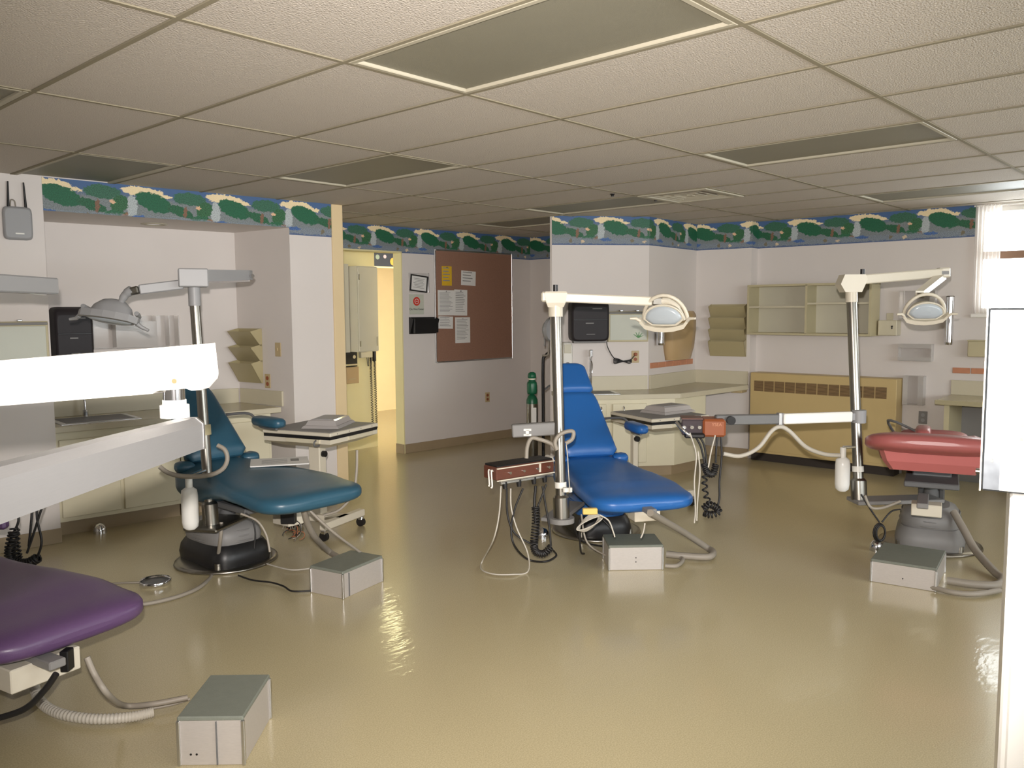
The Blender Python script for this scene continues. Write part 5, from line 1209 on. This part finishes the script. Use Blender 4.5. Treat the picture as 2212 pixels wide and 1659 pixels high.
d2 = (a1-a0).normalized(); s2 = Vector((-d2.y, d2.x, 0)).normalized()
def low_ring(p, h, w): return [p+s2*a+ZX*b_ for a, b_ in ((-w, -h), (w, -h), (w, h-.012), (w-.014, h), (-w+.014, h), (-w, h-.012))]
q = MB(); q.loft([low_ring(a0, .030, .028), low_ring(a1, .034, .028)], smooth=False); obj('lower_arm', q, 'alu_arm', t)
q = MB(); q.loft([low_ring(a0-d2*.004, .031, .029), low_ring(a0+d2*.003, .031, .029)], smooth=False); obj('end_cap', q, 'alu', t)

# --- console of the blue chair, left of the post
t = thing('instrument_console', 'brown wood-fronted instrument console with hanging hoses left of the blue chair', 'instrument console', (2.30, .66, .55), 0, 'instrument consoles')
e0, e1 = Vector((2.115, .705, .615)), Vector((2.527, .628, .622)); u_ = (e1-e0); u_.z = 0; u_.normalize(); v_ = Vector((-u_.y, u_.x, 0))
cc = (e0+e1)/2
q = MB(); q.box(cc+v_*.05+ZX*.002, (.42, .13, .075), ax=(u_, v_, ZX), bev=.006); cs = obj('case', q, 'brown_wood', t)
q = MB(); q.box(cc+v_*.052+ZX*.043, (.405, .125, .012), ax=(u_, v_, ZX), bev=.004); obj('top_panel', q, 'black', t)
for zz in (.033, -.036):
    q = MB(); q.box(cc-v_*.017+ZX*zz, (.42, .006, .006), ax=(u_, v_, ZX)); obj('trim_line', q, 'cream_metal', t)
q = MB(); q.box(cc-v_*.02-ZX*.048, (.38, .03, .016), ax=(u_, v_, ZX), bev=.003); obj('holder_rail', q, 'alu', t)
for k, f in enumerate((-.16, -.06, .05, .13)):
    q = MB(); q.cyl(cc+u_*f-v_*.02-ZX*.045, cc+u_*f-v_*.025-ZX*.085, .017, .012, n=12); obj('hose_holder', q, 'black', t)
for f in (-.12, -.02, .08, .165):
    q = MB(); q.cyl(cc+u_*f-v_*.015, cc+u_*f-v_*.026, .008, n=12); obj('control_knob', q, 'chrome', t)
q = MB(); q.box(cc+u_*.10-v_*.018+ZX*.003, (.012, .006, .05), ax=(u_, v_, ZX)); obj('gauge_strip', q, 'cream_metal', t)
q = MB(); q.tube(smooth_path([e0-u_*.002+v_*.02+ZX*.02, e0-u_*.02+v_*.01+ZX*.02, e0-u_*.022+v_*.0-ZX*.06, e0-u_*.035-v_*.01-ZX*.065]), .005, 6); q.tube(smooth_path([e0+v_*.05+ZX*.02, e0-u_*.018+v_*.04+ZX*.02, e0-u_*.02+v_*.03-ZX*.055, e0-u_*.03+v_*.02-ZX*.06]), .005, 6); obj('wire_hook', q, 'plastic_white', t)
q = MB(); q.cyl(e1+u_*.004+v_*.05+ZX*.02, e1+u_*.03+v_*.05+ZX*.02, .035, .028, n=20); obj('end_knob', q, 'hose_white', t)
q = MB(); q.beam((2.30, .745, .842), (2.50, .555, .855), .055, .075, .006); obj('support_arm', q, 'mid_grey', t)
q = MB(); q.beam((2.32, .735, .66), (2.32, .735, .86), .04, .035, .005); obj('support_post', q, 'mid_grey', t)
q = MB(); q.box((2.345, .665, .85), (.045, .004, .012), rz=-.83); q.box((2.345, .665, .82), (.045, .004, .012), rz=-.83); q.box((2.345, .665, .835), (.018, .004, .03), rz=-.83); obj('label_mark', q, 'plastic_white', t)
hose(t, 'blue_white', .0045, 'hose_white'); hose(t, 'blue_b2', .006, 'black_rubber'); hose(t, 'blue_b3', .006, 'black_rubber'); hose(t, 'blue_b4', .008, 'black_rubber'); hose(t, 'blue_b5', .006, 'black_rubber'); hose(t, 'blue_b6', .006, 'black_rubber')
coil(t, 'blue_coil', .020, 14, .0055); coil(t, 'blue_coil2', .018, 14, .006)
hose(t, 'blue_polehose', .012); hose(t, 'blue_polering', .012)

# --- console of the red chair: long jointed arm reaching left
t = thing('instrument_console', 'orange-brown instrument console on a jointed arm from the red chair post', 'instrument console', (3.2, .03, .75), 0, 'instrument consoles')
PX = Vector((3.21, .01, .832))
u_ = Vector((.58, -.81, 0)).normalized(); v_ = Vector((-u_.y, u_.x, 0))
q = MB(); q.box(PX+u_*.055+v_*.03, (.135, .17, .105), ax=(u_, v_, ZX), bev=.012); obj('end_cover', q, 'orange_brown', t)
q = MB(); q.box(PX-u_*.07+v_*.04, (.13, .15, .095), ax=(u_, v_, ZX), bev=.008); obj('case', q, 'smoke', t)
q = MB(); q.box(PX-u_*.07+v_*.05+ZX*.05, (.125, .13, .008), ax=(u_, v_, ZX)); obj('top_panel', q, 'brown_wood', t)
for k in range(3):
    q = MB(); q.cyl(PX-u_*(.12-.045*k)-v_*.035+ZX*.005, PX-u_*(.12-.045*k)-v_*.048+ZX*.003, .011, n=12); obj('control_knob', q, 'alu', t)
q = MB(); q.box(PX-u_*.06-v_*.045-ZX*.045, (.12, .05, .03), ax=(u_, v_, ZX), bev=.008); obj('holder_rail', q, 'black', t)
q = MB(); q.tube(smooth_path([PX-u_*.165-v_*.02+ZX*.03, PX-u_*.13-v_*.06-ZX*.01, PX-u_*.08-v_*.06-ZX*.05]), .011, 8); obj('handpiece', q, 'chrome', t)
XT = Matrix((u_, ZX, -v_)).transposed().to_4x4(); XT.translation = PX+u_*.068-v_*.0565+ZX*.022; text_mesh('YSEA', .026, XT, 'terracotta', t)
j0, j1, j2 = Vector((4.06, -.60, .862)), Vector((3.60, -.29, .866)), Vector((3.27, -.03, .872))
q = MB(); q.beam(j1-RX*.0, j2, .035, .062, .006); obj('arm', q, 'alu_arm', t)
q = MB(); q.beam(j0.lerp(j1, .10), j0.lerp(j1, .96), .035, .064, .006); obj('arm', q, 'white_metal', t)
q = MB(); q.cyl(j1-ZX*.037, j1+ZX*.037, .022, n=16); obj('joint', q, 'alu', t)
q = MB(); q.cyl(j0-ZX*.04, j0+ZX*.04, .042, n=20); q.beam(j0, j0.lerp(j1, .12), .03, .045, .003); obj('clamp_collar', q, 'grey_metal', t)
kx = j2.lerp(j1, .22)-FX*.018
q = MB(); q.cyl(kx, kx-FX*.03, .026, n=18); obj('clamp_knob', q, 'black', t)
hose(t, 'red_hose', .013, 'hose_white')
for k_ in ('redc_1', 'redc_2', 'redc_3', 'redc_4'): hose(t, k_, .006, 'black_rubber')
for k_ in ('redc_w1', 'redc_w2', 'redc_w3'): hose(t, k_, .0045, 'hose_white')
coil(t, 'redc_coil', .016, 16, .006); coil(t, 'redc_helix', .015, 5, .0055); coil(t, 'redc_lump', .018, 14, .006)

# --- console of the purple chair, hidden behind the arm: hoses hang into view
t = thing('instrument_console', 'dark instrument console with tangled black hoses behind the purple chair', 'instrument console', (.12, 2.16, .42), 0, 'instrument consoles')
q = MB(); q.box((.10, 2.17, .70), (.34, .15, .09), rz=-.83, bev=.008); obj('case', q, 'brown_wood', t)
q = MB(); q.beam((-.62, .83, .74), (.05, 2.15, .74), .04, .05, .005); obj('support_arm', q, 'grey_metal', t)
q = MB(); q.box((.055, 2.20, .495), (.10, .05, .07), rz=-.83, bev=.012); obj('handpiece_block', q, 'purple_vinyl', t)
q = MB(); q.cyl((.09, 2.165, .66), (.06, 2.195, .52), .008, n=8); obj('hose', q, 'black_rubber', t)
for k_ in ('left_s1', 'left_s2', 'left_s3', 'left_s4'): hose(t, k_, .006, 'black_rubber')
coil(t, 'left_coil', .022, 20, .006); coil(t, 'left_coil2', .020, 8, .005)

# ================================================================== TRAY CARTS
def cart(label, c, rz, hz, w, dep, col=(.02, .06), cw=(.075, .095)):
    t = thing('tray_cart', label, 'tray cart', (c[0], c[1], 0), rz, 'wheeled tray carts')
    P = lambda nm, b_, m_, par=t: obj(nm, b_, m_, par, True)
    z = hz
    q = MB(); q.box((0, 0, z-.012), (w, dep, .024), bev=.004); P('top_plate', q, 'cream_metal')
    q = MB(); q.box((0, 0, z+.001), (w-.03, dep-.03, .004)); P('work_mat', q, 'mid_grey')
    q = MB(); q.box((0, 0, z-.035), (w-.012, dep-.012, .022)); P('dark_band', q, 'black')
    q = MB(); q.loft([[Vector((sx*a, sy*b_, zz)) for sx, sy in ((-1, -1), (1, -1), (1, 1), (-1, 1))] for zz, a, b_ in ((z-.046, w/2-.004, dep/2-.004), (z-.075, w/2-.006, dep/2-.006), (z-.115, w/2-.10, dep/2-.10))], smooth=False); bd = P('housing', q, 'cream_metal')
    for (ax_, s) in ((0, -1), (1, -1)):
        q = MB()
        if ax_ == 0: q.box((.12*w, s*(dep/2-.002), z-.060), (w*.52, .012, .028), bev=.003)
        else: q.box((s*(w/2-.002), -.1*dep, z-.060), (.012, dep*.5, .028), bev=.003)
        P('drawer_front', q, 'laminate')
    for k in range(4):
        q = MB(); q.cyl((-w*.36+w*.24*k, -dep/2-.001, z-.012), (-w*.36+w*.24*k, -dep/2+.004, z-.012), .004, n=8); P('screw', q, 'dark_grey')
    q = MB(); q.tube(smooth_path([(-w/2+.01, -dep*.3, z-.05), (-w/2-.02, -dep*.3, z-.06), (-w/2-.02, -dep*.3, z-.085), (-w/2+.03, -dep*.3, z-.09)]), .006, 6); P('wire_hook', q, 'dark_grey')
    q = MB(); q.box((col[0], col[1], (z-.11+.12)/2), (cw[0], cw[1], z-.11-.12), bev=.005); P('column', q, 'cream_metal')
    q = MB(); q.cyl((col[0], col[1]-cw[1]/2, z-.20), (col[0], col[1]-cw[1]/2-.025, z-.20), .022, n=14); P('clamp_knob', q, 'black')
    q = MB(); q.box((0, .05, .10), (.12, .46, .05), bev=.006); q.box((0, -.16, .10), (w*.82, .055, .05), bev=.006); P('base_frame', q, 'cream_metal')
    for (cx, cy) in ((-w*.38, -.16), (w*.38, -.16), (-.05, .26), (.05, .26)):
        q = MB(); q.cyl((cx, cy, .055), (cx, cy, .09), .008, n=8); q.box((cx, cy+.0, .06), (.034, .04, .03), bev=.006); cs = P('caster_fork', q, 'chrome')
        q = MB(); q.cyl((cx-.013, cy, .032), (cx+.013, cy, .032), .032, n=18); P('wheel', q, 'black_rubber', cs)
    return t
ct1 = cart('cream wheeled tray cart with dark mat between the teal chair and the doorway', (2.12, 2.37), .31, .745, .56, .56)
hose(ct1, 'teal_cart_line', .008, 'hose_grey', 'air_line')
ct2 = cart('cream wheeled tray cart with dark mat behind the blue chair', (4.34, 1.04), -.37, .725, .54, .56, (-.16, .10), (.045, .05))
def tray(label, c, z, rz, w=.26, d=.36):
    t = thing('instrument_tray', label, 'tray', (c[0], c[1], z), rz, 'clear lidded instrument trays')
    q = MB(); q.loft([[Vector((sx*a, sy*b_, zz)) for sx, sy in ((-1, -1), (1, -1), (1, 1), (-1, 1))] for zz, a, b_ in ((0, w/2, d/2), (.004, w/2, d/2), (.018, w/2-.012, d/2-.012))], smooth=False); obj('base', q, 'tray_clear', t, True)
    q = MB(); q.loft([[Vector((sx*a, sy*b_, zz)) for sx, sy in ((-1, -1), (1, -1), (1, 1), (-1, 1))] for zz, a, b_ in ((.0185, w/2-.02, d/2-.02), (.050, w/2-.035, d/2-.035), (.056, w/2-.05, d/2-.05))], smooth=False); obj('lid', q, 'tray_clear', t, True)
    q = MB(); q.box((0, 0, .0575), (w-.12, d-.12, .003)); obj('lid_panel', q, 'grey_metal', t, True)
tray('clear lidded tray on the cart beside the teal chair', (2.16, 2.34), .7485, .31-PI/2+.3)
tray('clear lidded tray on the cart behind the blue chair', (4.44, 1.02), .7285, -.37+.2, .36, .26)

# ================================================================== LOOSE THINGS
# magazine lying on the teal seat: a low stack of pages with a cover
t = thing('magazine', 'pale printed magazine lying on the teal seat', 'magazine', (1.53, 1.97, .6185), -.55)
q = MB(); q.box((0, 0, .0035), (.34, .25, .006), bev=.002); obj('pages', q, 'paper', t, True)
q = MB(); q.box((0, 0, .0075), (.343, .253, .0014)); obj('cover', q, 'paper', t, True)
q = MB()
for k in range(5): q.box((-.03, -.06+.03*k, .0086), (.15, .010, .0006))
q.box((.09, .02, .0086), (.05, .09, .0006)); obj('printed_lines', q, 'mid_grey', t, True)

# oxygen cylinder on its trolley, by the chamfered wall
t = thing('oxygen_cylinder', 'silver gas cylinder with green top behind the blue chair', 'gas cylinder', (4.90, 2.85, .06))
cx, cy = 4.905, 2.845
q = MB(); q.lathe([(.052, .045), (.056, .06), (.056, .60), (.056, .625)], (cx, cy, 0), 24); obj('cylinder', q, 'steel', t)
q = MB(); q.lathe([(.0565, .625), (.055, .665), (.04, .70), (.02, .715)], (cx, cy, 0), 24); obj('green_shoulder', q, 'green_tank', t)
q = MB(); q.lathe([(.02, .715), (.045, .72), (.050, .74), (.050, .82), (.044, .84), (.03, .845)], (cx, cy, 0), 20); obj('valve_guard', q, 'green_tank', t)
q = MB(); q.lathe([(.034, .846), (.034, .875), (.042, .88), (.042, .90), (.036, .925), (.015, .935)], (cx, cy, 0), 18); obj('regulator', q, 'green_tank', t)
q = MB(); q.lathe([(.036, .86), (.036, .874)], (cx, cy, 0), 18); obj('neck_ring', q, 'cream_metal', t)
q = MB(); q.box((cx-.03, cy-.048, .50), (.05, .004, .18), rz=-.8); obj('paper_label', q, 'paper', t)
t = thing('cylinder_trolley', 'black bent-handle trolley holding the gas cylinder', 'trolley', (5.02, 2.72, 0))
hx, hy = 4.985, 2.77
q = MB(); q.tube(smooth_path([(hx, hy, .05), (hx, hy, .55), (hx, hy, 1.02), (hx+.015, hy-.015, 1.09), (hx+.07, hy-.075, 1.16)]), .015, 10); obj('handle', q, 'black', t)
q = MB(); q.tube(smooth_path([(hx+.01, hy-.01, .76), (hx+.045, hy-.05, .80), (hx+.07, hy-.075, .78), (hx+.07, hy-.075, .64)]), .009, 8); obj('hook', q, 'dark_grey', t)
q = MB(); q.box((4.955, 2.80, .035), (.20, .20, .02), rz=-.8, bev=.004); obj('foot_plate', q, 'black', t)
for s in (-1, 1):
    q = MB(); a = Vector((4.99, 2.76, .045))+Vector((.74, .67, 0))*.0+Vector((.672, -.74, 0))*.0; w0 = Vector((5.06, 2.83, .05)) if s > 0 else Vector((4.92, 2.69, .05)); q.cyl(w0-RX*.012, w0+RX*.012, .05, n=18); obj('wheel', q, 'black_rubber', t)

# ================================================================== RIGHT FOREGROUND
t = thing('side_cabinet', 'tall white cabinet cut by the right edge of the view', 'cabinet', (.50, -2.36, 0), -1.362)
E0 = Vector((.282, -2.183, 0))
FG = (FX+RX*.585).normalized(); RG = (RX-FX*.585).normalized()      # the cabinet stands turned, its side edge-on to the camera
def fbox(x0, x1, y0, y1, z0, z1, bev=0.0):
    q = MB(); c = E0+RG*((x0+x1)/2)+FG*((y0+y1)/2)+ZX*((z0+z1)/2); q.box(c, (x1-x0, y1-y0, z1-z0), ax=(RG, FG, ZX), bev=bev); return q
obj('body', fbox(0, .44, .0, .40, .08, 1.234, .004), 'white_metal', t)
obj('plinth', fbox(.02, .42, .03, .38, 0, .08), 'dark_grey', t)
d = obj('door', fbox(.010, .430, -.012, -.001, .10, 1.225, .003), 'white_metal', t)
obj('handle', fbox(.38, .40, -.03, -.012, .62, .76, .004), 'chrome', d)
t = thing('control_box', 'galvanised and white metal control box on top of the tall white cabinet', 'metal box', (.42, -2.33, 1.236), -1.362)
obj('case', fbox(-.042, .36, .02, .20, 1.2355, 1.538, .003), 'galvanised', t)
obj('white_front', fbox(-.016, .36, .013, .0195, 1.239, 1.535, .001), 'white_metal', t)
obj('edge_strip', fbox(-.0445, -.042, .016, .20, 1.2355, 1.5395), 'cream_metal', t)
for (xx, zz) in ((.012, 1.454), (.012, 1.432), (.012, 1.349), (.012, 1.326), (-.028, 1.287)):
    q = MB(); p = E0+RG*xx+ZX*zz; q.cyl(p+FG*(.0135 if xx > 0 else .0205), p+FG*(.0105 if xx > 0 else .0175), .0025, n=10); obj('rivet', q, 'hose_grey', t)
q = MB(); p = E0-RG*.051+FG*.05+ZX*1.262; q.cyl(p, p+RG*.007, .005, n=10); obj('side_screw', q, 'steel', t)
